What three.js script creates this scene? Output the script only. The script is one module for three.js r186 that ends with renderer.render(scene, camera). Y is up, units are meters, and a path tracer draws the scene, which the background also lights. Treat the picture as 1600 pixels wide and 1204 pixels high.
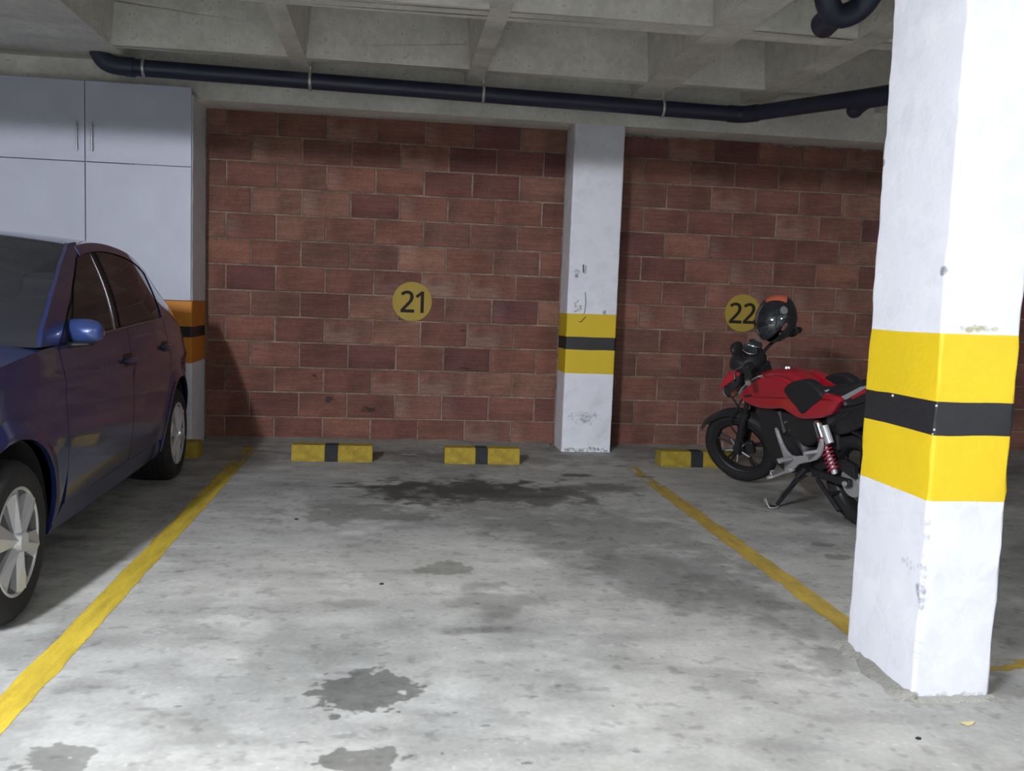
import * as THREE from 'three';
import { RoundedBoxGeometry } from 'three/addons/geometries/RoundedBoxGeometry.js';
import { TextGeometry } from 'three/addons/geometries/TextGeometry.js';
import { FontLoader } from 'three/addons/loaders/FontLoader.js';
import { TessellateModifier } from 'three/addons/modifiers/TessellateModifier.js';
import { RectAreaLightUniformsLib } from 'three/addons/lights/RectAreaLightUniformsLib.js';
import { mergeGeometries, mergeVertices } from 'three/addons/utils/BufferGeometryUtils.js';

// ------------------------------------------------------------------ camera, light, exposure
const scene = new THREE.Scene();
scene.background = new THREE.Color(0x000000);
const camera = new THREE.PerspectiveCamera(45.66, 1600 / 1204, 0.05, 60);
camera.position.set(0.5556, 1.1991, 7.4615);
camera.rotation.set(-0.09397, -0.13012, 0.03739, 'YXZ');
const renderer = new THREE.WebGLRenderer({ antialias: true });
renderer.toneMapping = THREE.LinearToneMapping;
renderer.toneMappingExposure = 0.665;
renderer.shadowMap.enabled = true;
RectAreaLightUniformsLib.init();
// the lamps hang in the driving aisle, behind the camera; their lights are made in ceilingLamp()
const LAMPS = [
  { x: -1.3, z: 7.9, power: 88, down: 170, label: 'long white twin tube lamp hanging over the aisle near the blue car' },
  { x: 4.1, z: 7.9, power: 18, down: 34, label: 'long white twin tube lamp hanging over the aisle near the motorcycle bay' },
];
const LAMP_Y = 2.76, LAMP_COLOR = 0xf3f6ff;
const HEL = [2.985, 1.142, 1.845];

// ------------------------------------------------------------------ helpers
let seed = 20240611;
const rnd = () => { seed = (seed * 1664525 + 1013904223) >>> 0; return seed / 4294967296; };
const rr = (a, b) => a + (b - a) * rnd();
const clamp = (v, a, b) => Math.min(b, Math.max(a, v));
const sstep = (a, b, x) => { const t = clamp((x - a) / (b - a), 0, 1); return t * t * (3 - 2 * t); };
const V2 = (x, y) => new THREE.Vector2(x, y), V3 = (x, y, z) => new THREE.Vector3(x, y, z);
const hash = (x, y) => { let h = (Math.imul(x | 0, 374761393) + Math.imul(y | 0, 668265263)) | 0; h = Math.imul(h ^ (h >>> 13), 1274126177); return ((h ^ (h >>> 16)) >>> 0) / 4294967296; };
function vnoise(x, y, per = 0) {
  let xi = Math.floor(x), yi = Math.floor(y); const xf = x - xi, yf = y - yi;
  const u = xf * xf * (3 - 2 * xf), v = yf * yf * (3 - 2 * yf);
  const w = (a) => per ? ((a % per) + per) % per : a;
  const a = hash(w(xi), w(yi)), b = hash(w(xi + 1), w(yi)), c = hash(w(xi), w(yi + 1)), d = hash(w(xi + 1), w(yi + 1));
  return a + (b - a) * u + (c - a) * v + (a - b - c + d) * u * v;
}
function fbm(x, y, o = 4, per = 0) { let s = 0, a = 0.5, n = 0; for (let i = 0; i < o; i++) { s += a * vnoise(x + i * 17.3 * (per ? 0 : 1), y + i * 9.1 * (per ? 0 : 1), per); n += a; a *= 0.5; x *= 2; y *= 2; per *= 2; } return s / n; }
function dataTex(w, h, fn, srgb = true) {
  const d = new Uint8Array(w * h * 4);
  for (let j = 0; j < h; j++) for (let i = 0; i < w; i++) {
    const c = fn(i / w, j / h), k = (j * w + i) * 4;
    if (typeof c === 'number') d[k] = d[k + 1] = d[k + 2] = clamp(c, 0, 255); else { d[k] = clamp(c[0], 0, 255); d[k + 1] = clamp(c[1], 0, 255); d[k + 2] = clamp(c[2], 0, 255); }
    d[k + 3] = 255;
  }
  const t = new THREE.DataTexture(d, w, h, THREE.RGBAFormat);
  t.magFilter = THREE.LinearFilter; t.minFilter = THREE.LinearMipmapLinearFilter; t.generateMipmaps = true;
  t.wrapS = t.wrapT = THREE.RepeatWrapping; if (srgb) t.colorSpace = THREE.SRGBColorSpace; t.needsUpdate = true; return t;
}
const std = (o) => new THREE.MeshStandardMaterial(o), phy = (o) => new THREE.MeshPhysicalMaterial(o);
const lin = (r, g, b) => new THREE.Color().setRGB(r, g, b);
const used = {};
function numbered(n) { if (!(n in used)) { used[n] = 0; return n; } used[n]++; return n + '_' + String(used[n]).padStart(3, '0'); }
function shade(o) { o.castShadow = true; o.receiveShadow = true; return o; }
function mesh(name, geo, mat, parent) { const g = Array.isArray(geo) ? merge(geo) : geo; const m = shade(new THREE.Mesh(g, mat)); m.name = name; if (parent) parent.add(m); return m; }
function merge(list) {
  return mergeGeometries(list.map((g) => {
    const q = g.index ? g.toNonIndexed() : g.clone(); if (!q.attributes.normal) q.computeVertexNormals();
    if (!q.attributes.uv) q.setAttribute('uv', new THREE.Float32BufferAttribute(new Float32Array(q.attributes.position.count * 2), 2));
    for (const k of Object.keys(q.attributes)) if (!['position', 'normal', 'uv'].includes(k)) q.deleteAttribute(k);
    q.morphAttributes = {}; return q;
  }));
}
function thing(name, label, category, group, pos = [0, 0, 0]) { const g = new THREE.Group(); g.name = numbered(name); g.position.set(...pos); g.userData = { label, category }; if (group) g.userData.group = group; scene.add(g); return g; }
function top(name, geo, mat, label, category, group, pos = [0, 0, 0]) { const m = mesh(numbered(name), geo, mat, scene); m.position.set(...pos); m.userData = { label, category }; if (group) m.userData.group = group; return m; }
function setting(o, label, category) { o.userData = { kind: 'structure', label, category }; scene.add(o); return o; }
// uv in metres from the dominant direction of each face
function metric(geo, ox = 0, oy = 0) {
  const g = geo.index ? geo.toNonIndexed() : geo; const p = g.attributes.position, uv = new Float32Array(p.count * 2);
  const a = V3(), b = V3(), c = V3(), n = V3();
  for (let i = 0; i < p.count; i += 3) {
    a.fromBufferAttribute(p, i); b.fromBufferAttribute(p, i + 1); c.fromBufferAttribute(p, i + 2);
    n.subVectors(b, a).cross(c.clone().sub(a)); const ax = Math.abs(n.x), ay = Math.abs(n.y), az = Math.abs(n.z);
    [a, b, c].forEach((v, k) => { const q = (i + k) * 2; if (ay >= ax && ay >= az) { uv[q] = v.x; uv[q + 1] = v.z; } else if (ax >= az) { uv[q] = v.z; uv[q + 1] = v.y; } else { uv[q] = v.x; uv[q + 1] = v.y; } uv[q] += ox; uv[q + 1] += oy; });
  }
  g.setAttribute('uv', new THREE.BufferAttribute(uv, 2)); return g;
}
const box = (x0, x1, y0, y1, z0, z1) => new THREE.BoxGeometry(x1 - x0, y1 - y0, z1 - z0).translate((x0 + x1) / 2, (y0 + y1) / 2, (z0 + z1) / 2);
const rbox = (x0, x1, y0, y1, z0, z1, r = 0.005, s = 2) => new RoundedBoxGeometry(x1 - x0, y1 - y0, z1 - z0, s, r).translate((x0 + x1) / 2, (y0 + y1) / 2, (z0 + z1) / 2);
function tube(pts, r, seg = 24, rad = 10, closed = false) { const c = new THREE.CatmullRomCurve3(pts.map((p) => p.isVector3 ? p : V3(...p)), closed, 'centripetal'); return new THREE.TubeGeometry(c, seg, r, rad, closed); }
function rod(a, b, r, r2 = r, rad = 12) {
  const A = V3(...a), B = V3(...b), d = B.clone().sub(A), g = new THREE.CylinderGeometry(r2, r, d.length(), rad);
  g.applyQuaternion(new THREE.Quaternion().setFromUnitVectors(V3(0, 1, 0), d.clone().normalize())); const m = A.add(B).multiplyScalar(0.5); return g.translate(m.x, m.y, m.z);
}
function extr(pts, depth, bev = 0.004, seg = 2, holes = []) {
  const s = new THREE.Shape(pts.map((p) => V2(p[0], p[1]))); for (const h of holes) s.holes.push(new THREE.Path(h.map((p) => V2(p[0], p[1]))));
  return new THREE.ExtrudeGeometry(s, { depth: Math.max(depth - 2 * bev, 0.0005), bevelEnabled: bev > 0, bevelThickness: bev, bevelSize: bev, bevelOffset: -bev, bevelSegments: seg, curveSegments: 8 }).translate(0, 0, bev);
}
function smooth(pts, n = 4, closed = true) { const c = new THREE.CatmullRomCurve3(pts.map((p) => V3(p[0], p[1], 0)), closed, 'centripetal'); return c.getPoints(pts.length * n).slice(0, closed ? -1 : undefined).map((p) => [p.x, p.y]); }
// skin of closed superellipse sections along one axis; each section {c:[x,y,z], a:half width along A, b:half height along B, e: exponent}
function loft(secs, A, B, n = 28, caps = true) {
  const pos = [], idx = [];
  for (const s of secs) for (let i = 0; i < n; i++) {
    const t = (i / n) * Math.PI * 2, e = 2 / (s.e || 2.4), ct = Math.cos(t), st = Math.sin(t);
    const u = Math.sign(ct) * Math.pow(Math.abs(ct), e) * s.a, v = Math.sign(st) * Math.pow(Math.abs(st), e) * (st < 0 && s.b2 !== undefined ? s.b2 : s.b);
    pos.push(s.c[0] + A[0] * u + B[0] * v, s.c[1] + A[1] * u + B[1] * v, s.c[2] + A[2] * u + B[2] * v);
  }
  const m = secs.length; for (let k = 0; k < m - 1; k++) for (let i = 0; i < n; i++) { const a = k * n + i, b = k * n + (i + 1) % n, c = a + n, d = b + n; idx.push(a, b, d, a, d, c); }
  if (caps) for (const k of [0, m - 1]) { const c = pos.length / 3; pos.push(...secs[k].c); for (let i = 0; i < n; i++) { const a = k * n + i, b = k * n + (i + 1) % n; if (k) idx.push(a, b, c); else idx.push(b, a, c); } }
  const g = new THREE.BufferGeometry(); g.setAttribute('position', new THREE.Float32BufferAttribute(pos, 3)); g.setIndex(idx); g.computeVertexNormals(); return g;
}

// ------------------------------------------------------------------ surface textures
const concreteTex = dataTex(512, 512, (u, v) => { const n = fbm(u * 6, v * 6, 5, 6), s = fbm(u * 60, v * 60, 2, 60), w = fbm(u * 3, v * 12, 3, 3); let g = 232 + (n - 0.5) * 54 + (s - 0.5) * 24 + (w - 0.5) * 26; if (s > 0.83) g -= 26; return [g, g * 0.995, g * 0.965]; });
concreteTex.repeat.set(0.55, 0.55);
const concreteBump = dataTex(512, 512, (u, v) => 128 + (fbm(u * 10, v * 10, 5, 10) - 0.5) * 170, false); concreteBump.repeat.set(0.7, 0.7);
const plasterBump = dataTex(512, 512, (u, v) => 128 + (fbm(u * 8, v * 8, 4, 8) - 0.5) * 150 + (fbm(u * 64, v * 64, 2, 64) - 0.5) * 50, false); plasterBump.repeat.set(1.2, 1.2);
const plasterTex = dataTex(512, 512, (u, v) => { const g = 243 + (fbm(u * 5, v * 5, 4, 5) - 0.5) * 18; return [g, g, g]; }); plasterTex.repeat.set(0.8, 0.8);
const brickTex = dataTex(512, 512, (u, v) => {
  const n = fbm(u * 5, v * 5, 5, 5), st = fbm(u * 8, v * 90, 2, 8), sp = fbm(u * 110, v * 110, 2, 110), film = sstep(0.56, 0.74, fbm(u * 4 + 3, v * 6 + 5, 4, 0));
  let g = 196 + (n - 0.5) * 80 + (st - 0.5) * 34 + (sp - 0.5) * 40; if (sp > 0.8) g -= 30;
  return [g + film * 4, g * (1 + film * 0.12), g * (1 + film * 0.15)];
});
const brickBump = dataTex(512, 512, (u, v) => 128 + (fbm(u * 9, v * 40, 3, 9) - 0.5) * 90 + (fbm(u * 70, v * 70, 2, 70) - 0.5) * 110, false);
const mortarTex = dataTex(256, 256, (u, v) => { const g = 200 + (fbm(u * 8, v * 8, 4, 8) - 0.5) * 90 + (fbm(u * 50, v * 50, 2, 50) - 0.5) * 50; return [g, g * 0.97, g * 0.93]; }); mortarTex.repeat.set(1, 1);
const grainBump = dataTex(256, 256, (u, v) => 128 + (fbm(u * 32, v * 32, 3, 32) - 0.5) * 200, false); grainBump.repeat.set(4, 4);
const rubberTex = dataTex(256, 256, (u, v) => { const g = 215 + (fbm(u * 10, v * 10, 4, 10) - 0.5) * 70; return [g, g, g]; }); rubberTex.repeat.set(3, 3);

const M = {
  ceilConcrete: std({ color: lin(0.93, 0.925, 0.905), map: concreteTex, bumpMap: concreteBump, bumpScale: 0.006, roughness: 0.95 }),
  cement: std({ color: lin(0.33, 0.33, 0.315), map: concreteTex, bumpMap: grainBump, bumpScale: 0.006, roughness: 1 }),
  rough: std({ color: lin(0.34, 0.335, 0.31), map: concreteTex, bumpMap: grainBump, bumpScale: 0.01, roughness: 1 }),
  mortar: std({ color: lin(0.42, 0.33, 0.27), map: mortarTex, bumpMap: grainBump, bumpScale: 0.004, roughness: 1 }),
  white: std({ color: lin(0.80, 0.81, 0.84), map: plasterTex, bumpMap: plasterBump, bumpScale: 0.0035, roughness: 0.62 }),
  yellow: std({ color: lin(0.76, 0.54, 0.012), map: plasterTex, bumpMap: plasterBump, bumpScale: 0.003, roughness: 0.55 }),
  orange: std({ color: lin(0.68, 0.25, 0.02), map: plasterTex, bumpMap: plasterBump, bumpScale: 0.003, roughness: 0.6 }),
  black: std({ color: lin(0.018, 0.018, 0.021), map: plasterTex, bumpMap: plasterBump, bumpScale: 0.003, roughness: 0.5 }),
  lamp: std({ color: 0xe9ebee, roughness: 0.5 }),
  blackPlastic: std({ color: lin(0.018, 0.018, 0.02), roughness: 0.5 }),
  rubber: std({ color: lin(0.016, 0.016, 0.017), map: rubberTex, roughness: 0.85 }),
  chrome: std({ color: lin(0.72, 0.72, 0.74), metalness: 1, roughness: 0.16 }),
  alu: std({ color: lin(0.42, 0.42, 0.43), metalness: 0.85, roughness: 0.38 }),
};

// ------------------------------------------------------------------ floor
const FX0 = -3.2, FZ0 = -0.3, FS = 9.6;                       // the painted part of the floor texture, metres
const stainsAndShade = [                                             // x, z, rx, rz, darkness, raggedness
  [0.49, 4.735, 0.15, 0.15, 0.62, 0.5], [0.55, 4.69, 0.08, 0.07, 0.6, 0.5], [0.51, 5.17, 0.12, 0.09, 0.55, 0.5], [-0.285, 5.13, 0.11, 0.10, 0.45, 0.6],
  [1.02, 1.80, 0.66, 0.40, 0.92, 0.75], [1.40, 1.95, 0.5, 0.32, 0.75, 0.8], [0.72, 1.95, 0.32, 0.26, 0.5, 0.8], [0.35, 2.45, 0.40, 0.30, 0.35, 0.9], [0.62, 2.55, 0.16, 0.08, 0.4, 0.9],
  [0.82, 3.48, 0.10, 0.11, 0.36, 0.5], [0.72, 3.52, 0.05, 0.05, 0.4, 0.6], [0.98, 3.92, 0.17, 0.20, 0.3, 0.7], [0.40, 3.95, 0.14, 0.05, 0.22, 0.8], [0.88, 4.25, 0.12, 0.05, 0.25, 0.8],
  [1.86, 1.30, 0.13, 0.07, 0.75, 0.7], [1.95, 1.72, 0.22, 0.15, 0.45, 0.8], [2.33, 1.34, 0.10, 0.05, 0.5, 0.7], [1.75, 2.9, 0.55, 0.5, 0.24, 0.9], [1.3, 2.5, 0.5, 0.45, 0.26, 0.9], [2.0, 3.7, 0.25, 0.7, 0.28, 0.9], [1.7, 3.5, 0.3, 0.5, 0.2, 0.9],  // last four: grime plus painted shade deepening the near pillar's shadow band
  [2.73, 3.31, 0.08, 0.06, 0.35, 0.6], [2.78, 3.08, 0.06, 0.04, 0.35, 0.6], [2.62, 4.82, 0.14, 0.12, 0.3, 0.8], [2.06, 4.62, 0.10, 0.2, 0.28, 0.8], [3.1, 2.2, 0.4, 0.5, 0.22, 0.9], [-1.6, 2.6, 0.7, 1.2, 0.25, 0.9],
  [1.3, 0.72, 0.9, 0.3, 0.3, 0.9], [0.3, 0.55, 0.7, 0.22, 0.3, 0.9], [3.2, 0.6, 0.8, 0.3, 0.28, 0.9],
];
const pale = [[0.52, 1.55, 0.16, 0.07, 0.5], [0.25, 3.0, 0.5, 0.6, 0.12], [1.15, 3.45, 0.22, 0.2, 0.2], [2.2, 2.0, 0.4, 0.25, 0.18], [1.2, 4.9, 0.6, 0.3, 0.12], [-0.2, 4.4, 0.3, 0.5, 0.12]];
const flecks = []; for (let i = 0; i < 150; i++) flecks.push([rr(-0.8, 3.0), rr(1.0, 5.6), rr(0.004, 0.018), rr(0.003, 0.009), rr(0.15, 0.5)]);
const FN = 2048, FC = 64, fleckGrid = new Map();
for (const f of flecks) { const k = Math.floor((f[0] - FX0) / FS * FC) + '_' + Math.floor((f[1] - FZ0) / FS * FC); if (!fleckGrid.has(k)) fleckGrid.set(k, []); fleckGrid.get(k).push(f); }
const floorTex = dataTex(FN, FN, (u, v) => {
  const x = FX0 + u * FS, z = FZ0 + v * FS;
  const n1 = fbm(x * 1.1 + 5, z * 1.1 + 9, 4), n2 = fbm(x * 5 + 31, z * 7 + 3, 4), n3 = vnoise(x * 90, z * 90), n4 = fbm(x * 2.2 + 70, z * 9 + 11, 3);
  const n5 = fbm(x * 4 + z * 2 + 20, z * 8 - x * 2 + 7, 4), n6 = fbm(x * 22 + 3, z * 26 + 8, 3);
  let g = 186 + (n1 - 0.5) * 56 + (n2 - 0.5) * 46 + (n3 - 0.5) * 13 + (n4 - 0.5) * 26 - 14 * sstep(0.60, 0.78, n5) + 16 * sstep(0.60, 0.76, fbm(x * 4 + 60, z * 5 + 44, 4)) - 20 * sstep(0.64, 0.78, n6);
  for (const [px, pz, a, b, k] of pale) { const dx = (x - px) / a, dz = (z - pz) / b, q = dx * dx + dz * dz; if (q < 2) g += 60 * k * (1 - sstep(0.2, 1.6, q + (n2 - 0.5) * 1.6)); }
  let d = 0; for (const [sx, sz, a, b, k, rag] of stainsAndShade) { const dx = (x - sx) / a, dz = (z - sz) / b, q = dx * dx + dz * dz; if (q < 3.2) { const e = Math.sqrt(q) + (fbm(x * 9 + sx * 50, z * 9 + sz * 30, 4) - 0.5) * 2.2 * rag + (fbm(x * 26 + sx * 9, z * 26 + sz * 7, 3) - 0.5) * 1.1 * (rag < 0.65 ? 1 : 0.4); d = Math.max(d, k * (1 - sstep(rag > 0.65 ? 0.45 : 0.8, rag > 0.65 ? 1.15 : 0.95, e)) * (0.75 + 0.4 * n2)); } }
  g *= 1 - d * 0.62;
  const ci = Math.floor(u * FC), cj = Math.floor(v * FC);
  for (let a = -1; a < 2; a++) for (let b = -1; b < 2; b++) { const l = fleckGrid.get((ci + a) + '_' + (cj + b)); if (l) for (const f of l) { const dx = (x - f[0]) / f[2], dz = (z - f[1]) / f[3]; if (dx * dx + dz * dz < 1) g *= 1 - f[4] * 0.55; } }
  if (n3 > 0.955 && n2 > 0.5) g += 20;
  const w = (n1 - 0.5) * 10; return [g + w * 0.3, g, g - 5 - w * 0.5];
});
floorTex.wrapS = floorTex.wrapT = THREE.MirroredRepeatWrapping;
const floorBump = dataTex(512, 512, (u, v) => 128 + (fbm(u * 12, v * 12, 5, 12) - 0.5) * 160, false); floorBump.repeat.set(9.6, 9.6);
const floorGeo = new THREE.BoxGeometry(18, 0.2, 15).translate(2, -0.1, 6.2);
{ const p = floorGeo.attributes.position, uv = floorGeo.attributes.uv; for (let i = 0; i < p.count; i++) uv.setXY(i, (p.getX(i) - FX0) / FS, (p.getZ(i) - FZ0) / FS); }
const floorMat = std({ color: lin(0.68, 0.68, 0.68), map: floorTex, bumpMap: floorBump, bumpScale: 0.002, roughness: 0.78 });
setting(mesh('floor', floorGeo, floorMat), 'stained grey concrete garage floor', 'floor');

// ------------------------------------------------------------------ brick wall: mortar backing with every block a piece of its own
const wallBack = setting(new THREE.Group(), 'wall of red clay blocks with grey mortar joints', 'wall'); wallBack.name = 'wall_back';
mesh('mortar_backing', metric(box(-7, 11, -0.05, 3.5, -0.26, -0.007)), M.mortar, wallBack);
const brickTones = [[0.383, 0.168, 0.121], [0.348, 0.149, 0.111], [0.312, 0.128, 0.099], [0.426, 0.192, 0.135], [0.29, 0.12, 0.098], [0.44, 0.22, 0.156], [0.369, 0.173, 0.128], [0.255, 0.105, 0.09]]
  .map((c) => std({ color: lin(...c), map: brickTex, bumpMap: brickBump, bumpScale: 0.0025, roughness: 0.92 }));
const brickCache = new Map();
function brickGeo(w, h, k) {                                   // front face with chamfered rim, sides to the mortar
  const key = w.toFixed(3) + h.toFixed(3) + k; if (brickCache.has(key)) return brickCache.get(key);
  const c = 0.004, d = 0.02, j = () => (hash(k * 7 + 1, key.length + k * 3) - 0.5) * 0.003;
  const P = [[-w / 2, -h / 2, -d], [w / 2, -h / 2, -d], [w / 2, h / 2, -d], [-w / 2, h / 2, -d], [-w / 2, -h / 2 + j(), -c], [w / 2, -h / 2, -c], [w / 2, h / 2, -c], [-w / 2, h / 2, -c], [-w / 2 + c, -h / 2 + c, 0], [w / 2 - c, -h / 2 + c, 0], [w / 2 - c, h / 2 - c, 0], [-w / 2 + c, h / 2 - c, 0]];
  const q = []; for (let i = 0; i < 4; i++) { const n = (i + 1) % 4; q.push([i, n, n + 4, i + 4], [i + 4, n + 4, n + 8, i + 8]); } q.push([8, 9, 10, 11]);
  const pos = []; for (const [a, b, e, f] of q) for (const t of [a, b, e, a, e, f]) pos.push(...P[t]);
  const g = new THREE.BufferGeometry(); g.setAttribute('position', new THREE.Float32BufferAttribute(pos, 3)); g.computeVertexNormals(); metric(g, k * 0.37 + 0.2, k * 0.61 + 0.1);
  brickCache.set(key, g); return g;
}
const BW = 0.3833, BH = 0.2, JT = 0.013; let brickNo = 0;
function brickRun(x0, x1, off, rows, y0, yTop) {
  for (let r = 0; r < rows; r++) {
    const yb = Math.max(0.004, y0 + r * BH + JT / 2), yt = Math.min(yTop, y0 + (r + 1) * BH - JT / 2); const ph = off + (r % 2 ? BW / 2 : 0);
    for (let i = Math.floor((x0 - ph) / BW) - 1; ph + i * BW < x1; i++) {
      let a = Math.max(x0, ph + i * BW + JT / 2), b = Math.min(x1, ph + (i + 1) * BW - JT / 2); if (b - a < 0.03) continue;
      const hx = hash(i * 13 + r * 71 + Math.round(off * 10), r * 29 + i * 3);
      const t = hx < 0.22 ? 0 : hx < 0.4 ? 1 : hx < 0.53 ? 2 : hx < 0.68 ? 3 : hx < 0.74 ? 4 : hx < 0.83 ? 5 : hx < 0.955 ? 6 : 7;
      const m = mesh('brick' + (brickNo ? '_' + String(brickNo).padStart(3, '0') : ''), brickGeo(b - a, yt - yb, Math.floor(hx * 977) % 11), brickTones[t], wallBack); brickNo++;
      m.position.set((a + b) / 2 + (hash(i, r * 5) - 0.5) * 0.003, (yt + yb) / 2 + (hash(i * 3, r) - 0.5) * 0.0025, (hash(i * 7, r * 11) - 0.4) * 0.004);
    }
  }
}
brickRun(-0.905, 1.895, 0, 13, -0.0087, 2.598);
brickRun(2.325, 6.4, 2.7657, 13, -0.0087, 2.585);
// ragged bed of mortar under the beam
function ragged(x0, x1, yTop, yLow, amp, sd) { const pts = [[x0, yTop]]; for (let x = x0; x <= x1 + 1e-6; x += 0.018) pts.push([x, yLow + (fbm(x * 5 + sd, sd, 4) - 0.5) * amp + (hash(Math.round(x * 100), sd) - 0.5) * amp * 0.25]); pts.push([x1, yTop]); return extr(pts.reverse(), 0.012, 0, 1); }
mesh('mortar_bed', metric(ragged(-0.91, 1.9, 2.64, 2.588, 0.05, 3)), M.rough, wallBack).position.z = -0.002;
mesh('mortar_bed', metric(ragged(2.32, 6.4, 2.64, 2.562, 0.07, 8)), M.rough, wallBack).position.z = -0.002;
// soot and rubbed dirt on the blocks
function smudge(sd, thr) { return dataTex(64, 64, (u, v) => { const d = Math.hypot(u - 0.5, v - 0.5) * 2; return 255 * sstep(thr, thr + 0.6, fbm(u * 5 + sd, v * 5 + sd, 4) + 0.55 - d) * (d < 0.97 ? 1 : 0); }, false); }
[[0.054, 0.334, 0.09, 0.06, 0.5, 3], [-0.06, 0.52, 0.07, 0.06, 0.62, 7], [0.36, 0.27, 0.20, 0.09, 0.66, 11], [1.14, 0.62, 0.16, 0.03, 0.55, 5], [1.10, 0.93, 0.12, 0.025, 0.55, 9]].forEach(([x, y, w, h, thr, sd]) => {
  const m = mesh('soot_stain', new THREE.PlaneGeometry(w * 2, h * 2), std({ color: lin(0.07, 0.045, 0.04), roughness: 1, alphaMap: smudge(sd, thr), transparent: true }), wallBack); m.position.set(x, y, 0.0065); m.castShadow = false;
});
// cement fillet along the foot of the wall
function fillet(x0, x1, z0, h, d, sd) {
  const pos = [], idx = []; let k = 0; for (let x = x0; x <= x1 + 1e-6; x += 0.03, k++) { const a = h * (0.6 + 0.8 * fbm(x * 6 + sd, sd, 3)), b = d * (0.5 + fbm(x * 5 + sd * 2, 4 + sd, 3)); pos.push(x, a, z0 + 0.001, x, a * 0.5, z0 + b * 0.42, x, 0.001, z0 + b); if (k) { const o = (k - 1) * 3; for (const [p, q] of [[0, 1], [1, 2]]) idx.push(o + p, o + q, o + q + 3, o + p, o + q + 3, o + p + 3); } }
  const g = new THREE.BufferGeometry(); g.setAttribute('position', new THREE.Float32BufferAttribute(pos, 3)); g.setIndex(idx); g.computeVertexNormals(); return metric(g);
}
{ const b = mesh('baseboard_back', [fillet(-0.9, 1.88, 0, 0.026, 0.10, 2), fillet(2.33, 6.4, 0, 0.022, 0.08, 6)], M.rough); setting(b, 'rough cement fillet along the foot of the brick wall', 'baseboard'); }
for (const [n, g, l] of [['wall_left', box(-7.2, -7, -0.1, 3.5, -0.3, 13.7), 'bare cement side wall left of the bays'], ['wall_right', box(11, 11.2, -0.1, 3.5, -0.3, 13.7), 'bare cement side wall right of the bays'], ['wall_front', box(-7.2, 11.2, -0.1, 3.5, 13.5, 13.7), 'unseen wall across the driving aisle, white to bounce light']])
  setting(mesh(n, metric(g), n === 'wall_front' ? M.white : M.rough), l, 'wall');  // unseen aisle wall is white to bounce light onto the ceiling faces

// ------------------------------------------------------------------ ceiling: slab, ribs, cross beams
const ceiling = setting(new THREE.Group(), 'bare concrete coffered ceiling with ribs and beams', 'ceiling'); ceiling.name = 'ceiling';
mesh('slab', metric(box(-7.2, 11.2, 3.3, 3.5, -0.3, 13.7)), M.ceilConcrete, ceiling);
const wob = (g, a = 0.006) => { const t = new TessellateModifier(0.22, 5).modify(g); const p = t.attributes.position; for (let i = 0; i < p.count; i++) { const x = p.getX(i), y = p.getY(i), z = p.getZ(i); p.setXYZ(i, x + (fbm(y * 4 + z * 3, z * 4, 2) - 0.5) * a * 2, y + (y < 3.2 ? (fbm(x * 3.1 + 7, z * 3.3, 2) - 0.5) * a * 2 : 0), z + (fbm(x * 3 + 3, y * 5, 2) - 0.5) * a * 2); } t.computeVertexNormals(); return metric(t); };
// a rib that narrows towards its underside, running along z
function ribGeo(x0, x1, z0, z1, yb = 2.8, draft = 0.045) { const s = new THREE.Shape([V2(x0, yb), V2(x1, yb), V2(x1 + draft, 3.3), V2(x0 - draft, 3.3)]); return wob(new THREE.ExtrudeGeometry(s, { depth: z1 - z0, bevelEnabled: false }).translate(0, 0, z0)); }
function crossGeo(z0, z1, x0, x1, yb = 2.8, draft = 0.05) { const s = new THREE.Shape([V2(-z1, yb), V2(-z0, yb), V2(-z0 + draft, 3.3), V2(-z1 - draft, 3.3)]); return wob(new THREE.ExtrudeGeometry(s, { depth: x1 - x0, bevelEnabled: false }).rotateY(Math.PI / 2).translate(x0, 0, 0)); }
for (const [a, b] of [[-4.6, -1.38], [-0.215, -0.095], [1.04, 1.16], [2.335, 2.575], [3.22, 3.40], [4.35, 4.5], [5.5, 5.65], [6.7, 6.85], [-5.9, -5.75]]) mesh('rib', ribGeo(a, b, 0.3, 4.5), M.ceilConcrete, ceiling);
for (const [a, b] of [[0.73, 0.82], [2.0, 2.2], [3.3, 3.48]]) mesh('cross_beam', crossGeo(a, b, -7, 11, 2.803), M.ceilConcrete, ceiling);
mesh('wall_beam', wob(box(-7, 11, 2.572, 3.3, -0.02, 0.335), 0.004), M.ceilConcrete, ceiling);
mesh('column_beam', wob(box(-7, 11, 2.52, 3.3, 4.47, 4.89), 0.004), M.ceilConcrete, ceiling);
for (const x of [-4.6, -2.1, 0.4, 2.9, 5.4, 7.9]) mesh('rib', ribGeo(x, x + 0.15, 4.85, 13.5, 2.9), M.ceilConcrete, ceiling);

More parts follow.
